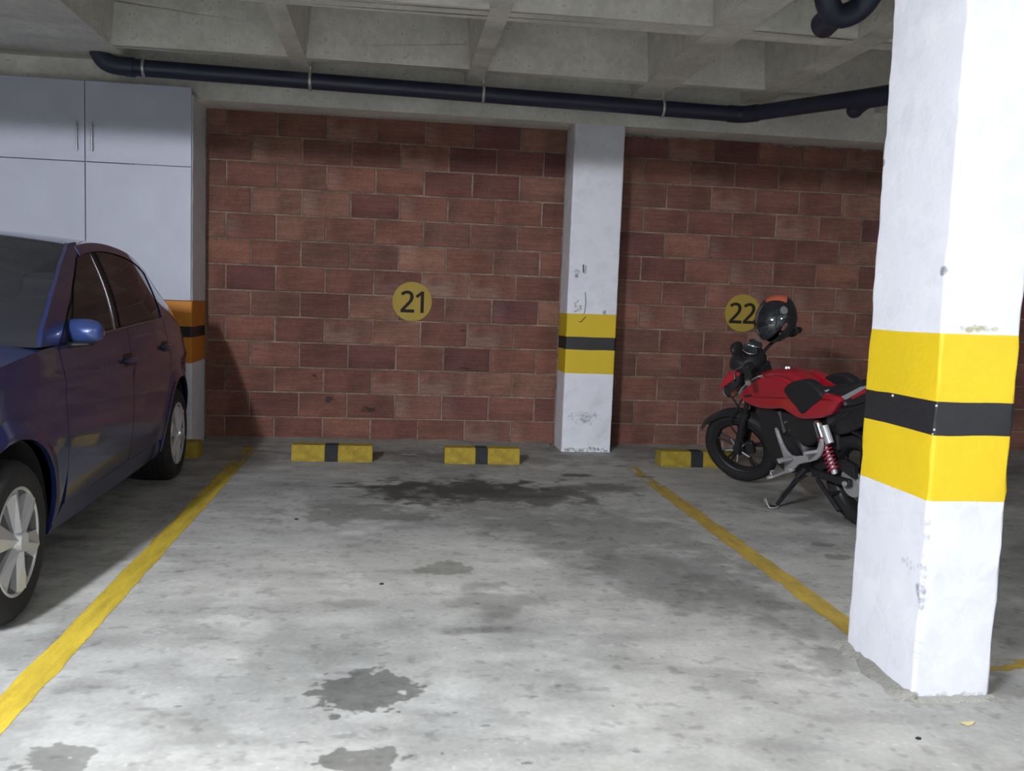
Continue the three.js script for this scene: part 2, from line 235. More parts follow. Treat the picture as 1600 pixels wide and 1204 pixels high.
// ------------------------------------------------------------------ painted pillars
const wav = (s, k) => (vnoise(s * 9 + k * 13.7, k * 3.1) - 0.5) * 0.006;
function pillarSeg(x0, x1, z0, z1, y0, y1, k0, k1, grow = 0, chip = 0.004) {
  const r = 0.012, P = [], cs = [[x1 - r, z1 - r, 0], [x0 + r, z1 - r, 1], [x0 + r, z0 + r, 2], [x1 - r, z0 + r, 3]];
  for (const [cx, cz, q] of cs) { for (let i = 0; i <= 3; i++) { const a = (q + i / 3) * Math.PI / 2; P.push([cx + Math.cos(a) * r, cz + Math.sin(a) * r, Math.cos(a), Math.sin(a), 1]); } const nx = cs[(q + 1) % 4]; for (let i = 1; i < 6; i++) { const t = i / 6, a = (q + 1) * Math.PI / 2, ex = cx + Math.cos(a) * r, ez = cz + Math.sin(a) * r, fx = nx[0] + Math.cos(a) * r, fz = nx[1] + Math.sin(a) * r; P.push([ex + (fx - ex) * t, ez + (fz - ez) * t, Math.cos(a), Math.sin(a), 0.15]); } }
  const ny = Math.max(1, Math.round((y1 - y0) / 0.035)), n = P.length, pos = [], uv = [], idx = []; let per = [0]; for (let i = 1; i <= n; i++) per.push(per[i - 1] + Math.hypot(P[i % n][0] - P[i - 1][0], P[i % n][1] - P[i - 1][1]));
  for (let j = 0; j <= ny; j++) for (let i = 0; i <= n; i++) {
    const p = P[i % n], t = j / ny, y = y0 + (y1 - y0) * t, yy = y + (k0 ? wav(per[i % n], k0) * (1 - t) : 0) + (k1 ? wav(per[i % n], k1) * t : 0);
    const e = (fbm(y * 14 + (i % n) * 0.6, x0 * 9 + Math.round(p[2] * 2) * 3 + Math.round(p[3] * 2), 3) - 0.5) * 2 * chip * p[4] + grow;
    pos.push(p[0] + p[2] * e, yy, p[1] + p[3] * e); uv.push(per[i], y);
  }
  for (let j = 0; j < ny; j++) for (let i = 0; i < n; i++) { const a = j * (n + 1) + i, b = a + 1, c = a + n + 1, d = c + 1; idx.push(a, c, b, b, c, d); }
  for (const j of [0, ny]) { const c = pos.length / 3, k = c + 1 - 0; pos.push((x0 + x1) / 2, j ? y1 : y0, (z0 + z1) / 2); uv.push(0, 0); for (let i = 0; i <= n; i++) { const o = (j * (n + 1) + i) * 3; pos.push(pos[o], pos[o + 1], pos[o + 2]); uv.push(0, 0); } for (let i = 0; i < n; i++) { const a = k + i, b = a + 1; if (j) idx.push(a, c, b); else idx.push(a, b, c); } }
  const g = new THREE.BufferGeometry(); g.setAttribute('position', new THREE.Float32BufferAttribute(pos, 3)); g.setAttribute('uv', new THREE.Float32BufferAttribute(uv, 2)); g.setIndex(idx); g.computeVertexNormals(); return g;
}
// scuffed white paint of one pillar: canvas over (perimeter, height) with marks at given places
function scuffPaint(per, h, marks, base = 'rgb(236,238,244)') {
  const W = 512, H = 1024, c = document.createElement('canvas'); c.width = W; c.height = H; const g = c.getContext('2d'); g.fillStyle = base; g.fillRect(0, 0, W, H);
  const X = (u) => u / per * W, Y = (y) => H - y / h * H;
  for (let i = 0; i < 900; i++) { const k = rnd(); g.fillStyle = k < 0.6 ? 'rgba(205,208,214,0.10)' : 'rgba(255,255,255,0.12)'; g.beginPath(); g.ellipse(rnd() * W, rnd() * H, rr(2, 22), rr(2, 26), rnd() * 3, 0, 7); g.fill(); }
  for (const m of marks) {
    if (m.line) { g.strokeStyle = m.c; g.lineWidth = m.w; g.lineCap = 'round'; g.beginPath(); m.line.forEach(([u, y], i) => i ? g.lineTo(X(u), Y(y)) : g.moveTo(X(u), Y(y))); g.stroke(); }
    else for (let i = 0; i < m.n; i++) { const a = rnd() * 6.28, q = Math.sqrt(rnd()); g.fillStyle = m.c; g.beginPath(); g.ellipse(X(m.at[0] + Math.cos(a) * q * m.r[0]), Y(m.at[1] + Math.sin(a) * q * m.r[1]), rr(1, 5), rr(1, 4), rnd() * 3, 0, 7); g.fill(); }
  }
  const t = new THREE.CanvasTexture(c); t.colorSpace = THREE.SRGBColorSpace; t.wrapS = t.wrapT = THREE.RepeatWrapping; t.repeat.set(1 / per, 1 / h); return t;
}
function pillar(x0, x1, z0, z1, yTop, b, label, marks, bandMat, chip, tone = 0.93) {
  const g = thing('concrete_pillar', label, 'pillar', null, [(x0 + x1) / 2, 0, (z0 + z1) / 2]); const w = (x1 - x0) / 2, d = (z1 - z0) / 2, per = 4 * (w + d);
  const mat = M.white.clone(); mat.map = scuffPaint(per, 2.7, marks); mat.color = lin(tone, tone, tone * 1.016);
  const seg = (n, m, y0, y1, k0, k1) => mesh(n, pillarSeg(-w, w, -d, d, y0, y1, k0, k1, 0, chip), m, g);
  seg('lower_shaft', mat, 0, b[3], 0, 4); seg('yellow_band', bandMat, b[3], b[2], 4, 3); seg('black_band', M.black, b[2], b[1], 3, 2); seg('yellow_band', bandMat, b[1], b[0], 2, 1); seg('upper_shaft', mat, b[0], yTop, 1, 0);
  return g;
}
// perimeter runs from the +x edge of the front face towards -x, round to the back
const p22 = pillar(1.905, 2.308, -0.004, 0.33, 2.574, [1.103, 0.92, 0.82, 0.632], 'white pillar with yellow and black bands standing between the two brick panels', [
  { line: [[0.295, 1.485], [0.292, 1.43]], c: 'rgba(40,42,48,0.85)', w: 4 }, { line: [[0.275, 1.48], [0.277, 1.42]], c: 'rgba(90,92,100,0.6)', w: 3 },
  { line: [[0.27, 1.27], [0.262, 1.2], [0.266, 1.13], [0.28, 1.08]], c: 'rgba(60,62,70,0.8)', w: 2.2 }, { at: [0.345, 1.42], r: [0.02, 0.035], n: 14, c: 'rgba(120,124,132,0.35)' }, { at: [0.325, 1.16], r: [0.03, 0.05], n: 16, c: 'rgba(100,104,112,0.35)' }, { at: [0.11, 1.12], r: [0.015, 0.015], n: 8, c: 'rgba(110,114,120,0.35)' },
  { at: [0.235, 0.275], r: [0.14, 0.06], n: 110, c: 'rgba(110,116,122,0.10)' }, { at: [0.22, 0.27], r: [0.05, 0.035], n: 40, c: 'rgba(80,84,92,0.16)' }, { at: [0.2, 0.015], r: [0.2, 0.02], n: 60, c: 'rgba(120,122,112,0.4)' },
], M.yellow, 0.003);
mesh('scuff_mark', tube([[0.055, 1.085, 0.165], [0.03, 1.06, 0.167], [0.02, 1.045, 0.167], [0.0, 1.04, 0.166]].map(([x, y, z]) => [x - 0.10, y, z]), 0.0035, 10, 5).scale(1, 1, 1), M.black, p22).userData = { label: 'black rubber scuff on the yellow band' };
pillar(-1.33, -0.92, -0.004, 0.475, 2.574, [1.10, 0.908, 0.83, 0.642], 'white pillar with orange and black bands behind the blue car', [{ at: [0.1, 0.3], r: [0.1, 0.1], n: 40, c: 'rgba(120,120,125,0.12)' }], M.orange, 0.003);
const near = pillar(2.19, 2.45, 4.468, 4.89, 2.53, [1.143, 0.936, 0.835, 0.632], 'large white pillar with yellow and black bands nearest the camera', [
  { at: [0.275, 1.33], r: [0.008, 0.012], n: 14, c: 'rgba(140,142,146,0.5)' }, { at: [0.262, 0.45], r: [0.004, 0.35], n: 26, c: 'rgba(165,167,172,0.3)' }, { at: [0.27, 0.34], r: [0.02, 0.03], n: 24, c: 'rgba(150,152,160,0.35)' }, { at: [0.32, 0.42], r: [0.06, 0.02], n: 10, c: 'rgba(170,172,178,0.3)' },
  { at: [0.67, 1.7], r: [0.01, 0.01], n: 8, c: 'rgba(150,152,156,0.5)' }, { at: [0.15, 1.16], r: [0.06, 0.006], n: 20, c: 'rgba(170,165,120,0.4)' }, { at: [0.13, 0.005], r: [0.15, 0.01], n: 40, c: 'rgba(170,172,168,0.35)' },
], M.yellow, 0.006, 0.80);
for (const [x, y, z, r] of [[-0.132, 0.93, -0.03, 0.0045], [-0.127, 0.925, 0.209, 0.004], [-0.128, 0.852, 0.209, 0.004], [-0.131, 0.838, 0.207, 0.003]]) mesh('paint_chip', new THREE.SphereGeometry(r, 7, 5), M.white, near).position.set(x, y, z);
{ // crumbled cement round the foot of the near pillar
  const pos = [], idx = [], ring = []; for (const [ax, az, bx, bz] of [[-0.13, -0.24, -0.13, 0.22], [-0.13, 0.22, 0.14, 0.22]]) for (let i = 0; i < 16; i++) { const t = i / 15; ring.push([ax + (bx - ax) * t, az + (bz - az) * t, bx === ax ? -1 : 0, bx === ax ? 0 : 1]); }
  ring.forEach(([x, z, nx, nz], k) => { const o = (nx ? 0.05 : 0.02) * (0.35 + 1.1 * fbm(k * 0.6, 3, 3)), h = (nx ? 0.02 : 0.008) * (0.4 + 1.2 * fbm(k * 0.7, 9, 3)); pos.push(x - nx * 0.01, h * 1.3, z - nz * 0.01, x + nx * o * 0.5, h * 0.8, z + nz * o * 0.5, x + nx * o, -0.001, z + nz * o); if (k) { const b = (k - 1) * 3; for (const [p, q] of [[0, 1], [1, 2]]) idx.push(b + p, b + q, b + q + 3, b + p, b + q + 3, b + p + 3); } });
  const g = new THREE.BufferGeometry(); g.setAttribute('position', new THREE.Float32BufferAttribute(pos, 3)); g.setIndex(idx); g.computeVertexNormals(); const m = mesh('crumbled_cement', metric(g), M.cement, near); m.userData = { label: 'grey crumbled cement at the foot' };
}

// ------------------------------------------------------------------ aisle lamps
function ceilingLamp({ x, z, power, down, label }) {
  const g = thing('tube_lamp', label, 'lamp', null, [x, LAMP_Y, z]);
  mesh('housing', extr([[-0.09, 0.02], [-0.12, -0.01], [-0.12, -0.02], [0.12, -0.02], [0.12, -0.01], [0.09, 0.02], [0.04, 0.045], [-0.04, 0.045]], 1.26, 0.002).translate(0, 0.03, -0.63), M.lamp, g);
  for (const s of [-1, 1]) mesh('hanger', rod([0, 0.06, s * 0.5], [0, 3.3 - LAMP_Y, s * 0.5], 0.006), M.chrome, g);
  const tm = std({ color: 0xffffff, emissive: LAMP_COLOR, emissiveIntensity: 3 });
  for (const s of [-1, 1]) { const t = mesh('tube', new THREE.CylinderGeometry(0.014, 0.014, 1.2, 14).rotateX(Math.PI / 2).translate(s * 0.06, -0.02, 0), tm, g); t.castShadow = false; for (const e of [-1, 1]) mesh('lamp_holder', rbox(s * 0.06 - 0.018, s * 0.06 + 0.018, -0.045, 0.012, e * 0.615 - 0.012, e * 0.615 + 0.012, 0.004), M.lamp, t); }
  for (const dz of [-0.5, 0, 0.5]) { const l = new THREE.PointLight(LAMP_COLOR, power / 3, 0, 2); l.position.set(0, -0.065, dz); l.castShadow = true; l.shadow.radius = 2; l.shadow.mapSize.set(1024, 1024); l.name = 'tube_light'; g.add(l); }
  const a = new THREE.RectAreaLight(LAMP_COLOR, down / (0.2 * 1.2), 0.2, 1.2); a.position.set(0, -0.05, 0); a.rotation.x = -Math.PI / 2; a.name = 'reflector_light'; g.add(a);
}
LAMPS.forEach(ceilingLamp);

// ------------------------------------------------------------------ painted lines on the floor
const paintTex = dataTex(256, 1024, (u, v) => { const g = 222 + (fbm(u * 4, v * 40, 4) - 0.5) * 60 + (vnoise(u * 60, v * 600) - 0.5) * 24; return [g, g * 0.99, g * 0.9]; });
const wearA = dataTex(256, 1024, (u, v) => { const n = fbm(u * 7, v * 60, 5), e = Math.min(u, 1 - u); const far = 1 - sstep(0.06, 0.26, v); return clamp(255 * sstep(0.50, 0.60, n + sstep(0, 0.12, e) * 0.45 - far * 0.42), 30, 250); }, false);
const wearB = dataTex(256, 1024, (u, v) => { const n = fbm(u * 6 + 9, v * 40 + 4, 5), e = Math.min(u, 1 - u), far = 1 - sstep(0.0, 0.42, v); return clamp(255 * sstep(0.5, 0.62, n + sstep(0, 0.15, e) * 0.3 + 0.09 - far * 0.40), 8, 205); }, false);
function floorLine(x0, x1, z0, z1, mat, label, alongX) {
  const nx = 6, n = 60, pos = [], uv = [], idx = []; for (let j = 0; j <= n; j++) for (let i = 0; i <= nx; i++) { const t = j / n, s = i / nx; const L = alongX ? x0 + (x1 - x0) * t : z0 + (z1 - z0) * t, e = (i === 0 || i === nx) ? (fbm(L * 12, i + 2, 3) - 0.5) * 0.014 : 0; pos.push(alongX ? L : x0 + (x1 - x0) * s + e, 0, alongX ? z0 + (z1 - z0) * s + e : L); uv.push(s, t); }
  for (let j = 0; j < n; j++) for (let i = 0; i < nx; i++) { const a = j * (nx + 1) + i, b = a + 1, c = a + nx + 1, d = c + 1; if (alongX) idx.push(a, b, c, b, d, c); else idx.push(a, c, b, b, c, d); }
  const g = new THREE.BufferGeometry(); g.setAttribute('position', new THREE.Float32BufferAttribute(pos, 3)); g.setAttribute('uv', new THREE.Float32BufferAttribute(uv, 2)); g.setIndex(idx); g.computeVertexNormals();
  const m = top('floor_marking', g, mat, label, 'floor marking'); m.position.y = 0.0012; m.castShadow = false; return m;
}
const lineA = std({ color: lin(0.66, 0.50, 0.055), map: paintTex, alphaMap: wearA, transparent: true, roughness: 0.7 });
const lineB = std({ color: lin(0.62, 0.44, 0.08), map: paintTex, alphaMap: wearB, transparent: true, roughness: 0.75 });
floorLine(-0.553, -0.447, 0.32, 6.4, lineA, 'bright yellow line painted on the floor beside the blue car');
floorLine(2.255, 2.365, 0.9, 4.44, lineB, 'faded worn yellow line running from the wall pillar to the near pillar');
floorLine(2.47, 5.6, 4.58, 4.70, lineB, 'faded yellow cross line on the floor right of the near pillar', true);

// ------------------------------------------------------------------ wheel stops
const stopMats = { y: std({ color: lin(0.50, 0.36, 0.035), map: rubberTex, bumpMap: grainBump, bumpScale: 0.003, roughness: 0.8 }), k: std({ color: lin(0.035, 0.036, 0.04), map: rubberTex, bumpMap: grainBump, bumpScale: 0.003, roughness: 0.85 }) };
function wheelStop(x, z, label, flip) {
  const g = thing('wheel_stop', label, 'wheel stop', 'yellow and black wheel stops along the wall', [x, 0, z]);
  const prof = [[-0.075, 0], [0.075, 0], [0.068, 0.095], [0.056, 0.115], [-0.056, 0.115], [-0.068, 0.095]];
  const seg = (n, x0, x1, m) => mesh(n, metric(extr(prof, x1 - x0, 0.003).rotateY(Math.PI / 2).translate(x0, 0, 0)), m, g);
  seg('yellow_block', -0.285, -0.052, stopMats.y); seg('black_block', -0.054, 0.042, stopMats.k); seg('yellow_block', 0.04, 0.285, stopMats.y); return g;
}
wheelStop(0.14, 0.845, 'yellow and black wheel stop on the left of the empty bay, below number 21');
wheelStop(1.213, 0.865, 'yellow and black wheel stop on the right of the empty bay, nearer the wall pillar').scale.x = 0.96;
wheelStop(2.83, 0.87, 'yellow and black wheel stop half hidden behind the motorcycle front wheel');
wheelStop(-1.075, 0.79, 'yellow and black wheel stop behind the rear wheel of the blue car');

// ------------------------------------------------------------------ bay numbers
const font = await new FontLoader().loadAsync('fonts/droid/droid_sans_regular.typeface.json');
const discMat = std({ color: lin(0.42, 0.29, 0.035), map: plasterTex, roughness: 0.65 }), digitMat = std({ color: lin(0.010, 0.007, 0.003), roughness: 0.8 });
function bayNumber(txt, x, y, label) {
  const g = thing('number_sign', label, 'sign', null, [x, y, 0.004]);
  mesh('disc', new THREE.CylinderGeometry(0.158, 0.158, 0.005, 64).rotateX(Math.PI / 2).translate(0, 0, 0.0005), discMat, g);
  let pen = 0; const geos = []; for (const ch of txt) { const t = new TextGeometry(ch, { font, size: 0.168, depth: 0.0015, curveSegments: 8, bevelEnabled: true, bevelThickness: 0.0004, bevelSize: 0.0032, bevelSegments: 1 }); t.computeBoundingBox(); const b = t.boundingBox; t.translate(pen - b.min.x, 0, 0); pen += b.max.x - b.min.x + (txt === '21' ? 0.008 : 0.012); geos.push(t); }
  for (const t of geos) { t.translate(-pen / 2 + 0.005, -0.085, 0.003); mesh('digit', t, digitMat, g); }
}
bayNumber('21', 0.694, 1.149, 'round yellow sign with black number 21 on the brick wall');
bayNumber('22', 3.475, 1.154, 'round yellow sign with black number 22 behind the helmet');

// ------------------------------------------------------------------ wall cupboard
{
  const mel = std({ color: lin(0.55, 0.58, 0.68), roughness: 0.45, map: plasterTex }), edge = std({ color: lin(0.5, 0.52, 0.58), roughness: 0.6 });
  const g = thing('wall_cupboard', 'white wall cupboard with plain doors above the blue car', 'cupboard', null, [-2.2, 1.1, 0.25]);
  const W = (x0, x1, y0, y1, z0, z1, r = 0.002) => rbox(x0 + 2.2, x1 + 2.2, y0 - 1.1, y1 - 1.1, z0 - 0.25, z1 - 0.25, r);
  mesh('carcass', [W(-4.0, -3.98, 1.105, 2.565, 0.0, 0.478), W(-1.355, -1.335, 1.105, 2.565, 0.0, 0.478), W(-3.98, -1.355, 1.105, 1.125, 0.0, 0.478), W(-3.98, -1.355, 2.545, 2.565, 0.0, 0.33), W(-3.98, -1.355, 2.05, 2.068, 0.02, 0.47), W(-3.98, -1.355, 1.125, 2.545, 0.0, 0.018)], edge, g);
  const xs = [[-3.83, -3.108], [-3.104, -2.382], [-2.378, -1.656], [-1.65, -0.925]];
  xs.forEach(([a, b], i) => {
    const up = mesh('door', W(a, b, 2.062, 2.62, 0.4805, 0.499), mel, g); mesh('door', W(a, b, 1.1, 2.056, 0.4805, 0.499), mel, g);
    const hx = i % 2 ? a + 0.052 : b - 0.045;
    for (const [d, y0] of [[up, 2.135]]) { const q = (x, y, z) => [x + 2.2, y - 1.1, z - 0.25]; mesh('handle', [rod(q(hx, y0, 0.525), q(hx, y0 + 0.2, 0.525), 0.006), rod(q(hx, y0 + 0.02, 0.498), q(hx, y0 + 0.02, 0.525), 0.005), rod(q(hx, y0 + 0.18, 0.498), q(hx, y0 + 0.18, 0.525), 0.005)], M.alu, d); }
    if (i === 3) mesh('lock', new THREE.CylinderGeometry(0.011, 0.011, 0.012, 16).rotateX(Math.PI / 2).translate(a + 0.03 + 2.2, 2.222 - 1.1, 0.503 - 0.25), M.alu, up);
  });
}

// ------------------------------------------------------------------ drain pipes
const pvc = std({ color: lin(0.028, 0.034, 0.062), roughness: 0.42 }), strapMat = std({ color: lin(0.6, 0.6, 0.62), metalness: 0.6, roughness: 0.4 });
{
  const g = thing('drain_pipe', 'long dark blue drain pipe strapped under the ceiling ribs above the brick wall', 'pipe', null, [0.9, 2.7, 0.55]);
  const o = (x, y, z) => V3(x - 0.9, y - 2.7, z - 0.55), r = 0.058;
  const line = (a, b) => rod(o(...a).toArray(), o(...b).toArray(), r, r, 24);
  mesh('pipe_run', line([-1.34, 2.722, 0.55], [3.14, 2.672, 0.55]), pvc, g);
  mesh('elbow', tube([o(-1.30, 2.7215, 0.55), o(-1.40, 2.723, 0.55), o(-1.49, 2.745, 0.55), o(-1.545, 2.82, 0.55), o(-1.555, 2.95, 0.55), o(-1.555, 3.3, 0.55)], 0.062, 28, 20), pvc, g);
  mesh('coupling', rod(o(-1.36, 2.722, 0.55).toArray(), o(-1.30, 2.7215, 0.55).toArray(), 0.067, 0.067, 24), pvc, g);
  mesh('bend', tube([o(3.05, 2.673, 0.55), o(3.13, 2.672, 0.553), o(3.19, 2.671, 0.59), o(3.24, 2.671, 0.66)], 0.064, 16, 20), pvc, g);
  mesh('pipe_run', line([3.20, 2.671, 0.60], [4.6, 2.671, 2.6]), pvc, g);
  mesh('wye_branch', [rod(o(3.70, 2.665, 1.28).toArray(), o(3.86, 2.668, 1.52).toArray(), 0.068, 0.068, 24), tube([o(3.77, 2.66, 1.30), o(3.76, 2.645, 1.24), o(3.74, 2.62, 1.20)], 0.055, 10, 18), new THREE.SphereGeometry(0.058, 18, 12).translate(...o(3.74, 2.618, 1.20).toArray())], pvc, g);
  for (const [x, y] of [[-1.235, 2.72], [-0.087, 2.706], [1.164, 2.70], [2.53, 2.678]]) mesh('strap', [new THREE.TorusGeometry(r + 0.004, 0.007, 8, 28).rotateY(Math.PI / 2).scale(1.6, 1, 1).translate(...o(x, y, 0.55).toArray()), rod(o(x, y + r, 0.55).toArray(), o(x, 2.81, 0.56).toArray(), 0.006)], strapMat, g);
}
{
  const g = thing('trap_pipe', 'dark blue drain trap hanging from the ceiling near the large white pillar', 'pipe', null, [2.8, 2.72, 2.75]);
  const o = (x, y, z) => V3(x - 2.8, y - 2.72, z - 2.75);
  mesh('trap_bend', tube([o(2.70, 3.3, 2.85), o(2.70, 2.95, 2.85), o(2.72, 2.80, 2.82), o(2.80, 2.73, 2.78), o(2.90, 2.76, 2.80), o(2.955, 2.86, 2.86), o(2.96, 3.0, 2.88), o(2.96, 3.3, 2.88)], 0.062, 48, 20), pvc, g);
  mesh('clean_out', [rod(o(2.80, 2.745, 2.76).toArray(), o(2.815, 2.735, 2.60).toArray(), 0.068, 0.07, 24), new THREE.SphereGeometry(0.069, 18, 12).scale(1, 1, 0.6).translate(...o(2.815, 2.735, 2.60).toArray())], pvc, g);
}

// ------------------------------------------------------------------ litter on the floor
top('paper_scrap', (() => { const g = new THREE.PlaneGeometry(0.10, 0.016, 8, 2).rotateX(-Math.PI / 2); const p = g.attributes.position; for (let i = 0; i < p.count; i++) p.setY(i, 0.003 + 0.006 * Math.abs(Math.sin(p.getX(i) * 45))); g.computeVertexNormals(); return g; })(), std({ color: lin(0.75, 0.75, 0.74), roughness: 0.8, side: THREE.DoubleSide }), 'thin white scrap of paper on the floor between the two wheel stops', 'litter', null, [0.69, 0.001, 0.62]);
top('dry_leaf', (() => { const s = new THREE.Shape(smooth([[-0.022, 0], [-0.008, 0.011], [0.012, 0.009], [0.024, 0.002], [0.01, -0.008], [-0.01, -0.009]], 3).map((p) => V2(...p))); const g = new THREE.ExtrudeGeometry(s, { depth: 0.0015, bevelEnabled: false }).rotateX(-Math.PI / 2); const p = g.attributes.position; for (let i = 0; i < p.count; i++) p.setY(i, p.getY(i) + 9 * p.getX(i) ** 2 + 0.001); g.computeVertexNormals(); return g; })(), std({ color: lin(0.55, 0.46, 0.22), roughness: 0.9 }), 'small yellow dry leaf on the floor in front of the near pillar', 'leaf', null, [2.262, 0.0005, 5.06]);
[[2.06, 5.14, 0.006, 'tiny dark pebble on the floor left of the dry leaf'], [0.53, 3.72, 0.007, 'tiny dark pebble on the floor in the middle of the empty bay'], [0.07, 2.62, 0.008, 'tiny dark pebble on the floor beside the bright yellow line']].forEach(([x, z, r, l]) => { const g = new THREE.IcosahedronGeometry(r, 1); const p = g.attributes.position; for (let i = 0; i < p.count; i++) { const k = 0.8 + 0.4 * hash(Math.round(p.getX(i) * 9e3), Math.round(p.getY(i) * 9e3)); p.setXYZ(i, p.getX(i) * k * 1.4, p.getY(i) * k * 0.6, p.getZ(i) * k); } g.computeVertexNormals(); top('pebble', g, M.black, l, 'pebble', null, [x, r * 0.45, z]); });

// ------------------------------------------------------------------ blue hatchback, nose towards the camera; local +z is forward, +x the flank we see
{
  const car = thing('car', 'dark blue hatchback car parked nose out on the left', 'car', null, [-1.59, 0, 2.85]); car.rotation.y = 0.0137;
  const paint = phy({ color: lin(0.008, 0.018, 0.10), metalness: 0.4, roughness: 0.38, clearcoat: 1, clearcoatRoughness: 0.06 });
  const glass = phy({ color: lin(0.03, 0.032, 0.038), roughness: 0.04, transmission: 0.35, thickness: 0, ior: 1.45, specularIntensity: 0.55 });
  const trim = std({ color: lin(0.012, 0.012, 0.013), roughness: 0.45 }), inner = std({ color: lin(0.012, 0.012, 0.014), roughness: 0.8 });
  const silver = std({ color: lin(0.62, 0.63, 0.65), metalness: 0.55, roughness: 0.3 }), slot = std({ color: lin(0.10, 0.10, 0.105), metalness: 0.4, roughness: 0.5 });
  const tyre = std({ color: lin(0.014, 0.014, 0.015), roughness: 0.8, map: rubberTex });
  const W = 0.848, LF = 2.13, LR = 2.12;
  const plan = (z) => z >= 0 ? W * Math.pow(Math.max(0, 1 - Math.pow(z / LF, 5)), 1 / 3) : (W - 0.012 * sstep(-0.6, -1.8, z)) * Math.pow(Math.max(0, 1 - Math.pow(-z / LR, 9)), 1 / 3);
  const dy = (y) => { if (y < 0.6) return 0.055 * Math.pow((0.6 - y) / 0.4, 2); const a = Math.min(y, 0.96) - 0.6, d = 0.03 * Math.pow(a / 0.36, 2); if (y <= 0.96) return d; const t = y - 0.96; return d + 0.16 * t + 0.52 * t * t; };
  const lip = (z, y) => { let s = 0; for (const c of [1.28, -1.27]) { const q = Math.hypot(z - c, y - 0.285); s = Math.max(s, 0.022 * (1 - sstep(0.355, 0.45, q))); } return y < 0.8 ? s : 0; };   // flared arches
  const crease = (y, z) => 0.010 * Math.exp(-Math.pow((y - 0.80 - 0.02 * z) / 0.035, 2));
  const side = (z, y) => plan(z) - dy(y) - 0.10 * sstep(0.84, 1.25, y) * sstep(-0.7, -1.7, z) + lip(z, y) + crease(y, z) * (z < 0.9 ? 1 : 0.4);
  // a piece of the flank cut out in side view (z, y), bent onto the flank, with a folded edge
  function flank(poly, off = 0, fold = 0.018, max = 0.055) {
    const pts = poly.map((p) => V2(p[0], p[1])); if (THREE.ShapeUtils.area(pts) < 0) pts.reverse();
    const dense = []; pts.forEach((p, i) => { const q = pts[(i + 1) % pts.length], n = Math.max(1, Math.ceil(p.distanceTo(q) / max)); for (let k = 0; k < n; k++) dense.push(p.clone().lerp(q, k / n)); });
    const flat = new TessellateModifier(max, 9).modify(new THREE.ShapeGeometry(new THREE.Shape(dense)).toNonIndexed());
    const P = flat.attributes.position, pos = [], nor = []; const e = 0.004, n = V3();
    const put = (z, y, back) => { const x = side(z, y) + off - back; n.set(1, -(side(z, y + e) - side(z, y - e)) / (2 * e), -(side(z + e, y) - side(z - e, y)) / (2 * e)).normalize(); pos.push(x, y, z); nor.push(n.x, n.y, n.z); };
    for (let i = 0; i < P.count; i += 3) for (const k of [0, 2, 1]) put(P.getX(i + k), P.getY(i + k), 0);
    const N = dense.length; for (let i = 0; i < N; i++) { const a = dense[i], b = dense[(i + 1) % N], s = pos.length; put(a.x, a.y, 0); put(b.x, b.y, 0); put(b.x, b.y, fold); put(a.x, a.y, 0); put(b.x, b.y, fold); put(a.x, a.y, fold); const ex = b.y - a.y, ey = -(b.x - a.x), l = Math.hypot(ex, ey) || 1; for (let k = 0; k < 6; k++) { nor[s + k * 3] = 0; nor[s + k * 3 + 1] = ey / l; nor[s + k * 3 + 2] = ex / l; } }
    const g = new THREE.BufferGeometry(); g.setAttribute('position', new THREE.Float32BufferAttribute(pos, 3)); g.setAttribute('normal', new THREE.Float32BufferAttribute(nor, 3)); return g;
  }
  const flip = (g) => { const q = (g.index ? g.toNonIndexed() : g.clone()).scale(-1, 1, 1); const p = q.attributes.position, nn = q.attributes.normal; for (const at of [p, nn, q.attributes.uv].filter(Boolean)) for (let i = 0; i < at.count; i += 3) for (let c = 0; c < at.itemSize; c++) { const k = (i + 1) * at.itemSize + c, m = (i + 2) * at.itemSize + c, t = at.array[k]; at.array[k] = at.array[m]; at.array[m] = t; } return q; };
  const both = (name, geo, mat, kids) => [0, 1].map((k) => { const m = mesh(name, k ? flip(geo) : geo, mat, car); if (kids) kids.forEach(([n, g, mt, l]) => { const c = mesh(n, k ? flip(g) : g, mt, m); if (l) c.userData = { label: l }; }); return m; });
  const arc = (cz, r, a0, a1, n = 18) => Array.from({ length: n + 1 }, (_, i) => { const a = (a0 + (a1 - a0) * i / n) * Math.PI / 180; return [cz + Math.cos(a) * r, 0.285 + Math.sin(a) * r]; });
  const belt = (z) => 0.975 - 0.055 * z * 0.62 - 0.006 * z * z;           // door tops, rising to the rear
  const curve = (z0, z1, f, n = 12) => Array.from({ length: n + 1 }, (_, i) => { const z = z0 + (z1 - z0) * i / n; return [z, f(z)]; });
  const shoulder = (z) => 0.948 - 0.10 * sstep(0.8, 1.9, z) - 0.10 * sstep(1.75, 2.1, z);
  const roofC = new THREE.CatmullRomCurve3([[1.06, 0.985], [0.62, 1.21], [0.2, 1.375], [-0.1, 1.42], [-0.45, 1.43], [-0.80, 1.40], [-1.12, 1.335], [-1.32, 1.265], [-1.46, 1.19], [-1.75, 1.035], [-2.02, 0.875]].map(([z, y]) => V3(z, y, 0)), false, 'centripetal').getPoints(200);
  const roofY = (z) => { for (let i = 0; i < 200; i++) if ((roofC[i].x - z) * (roofC[i + 1].x - z) <= 0) { const t = (z - roofC[i].x) / (roofC[i + 1].x - roofC[i].x || 1); return roofC[i].y + (roofC[i + 1].y - roofC[i].y) * t; } return z > 0 ? 0.985 : 0.86; };
  const rail = (z) => roofY(z) - 0.028;
  const G = 0.004;
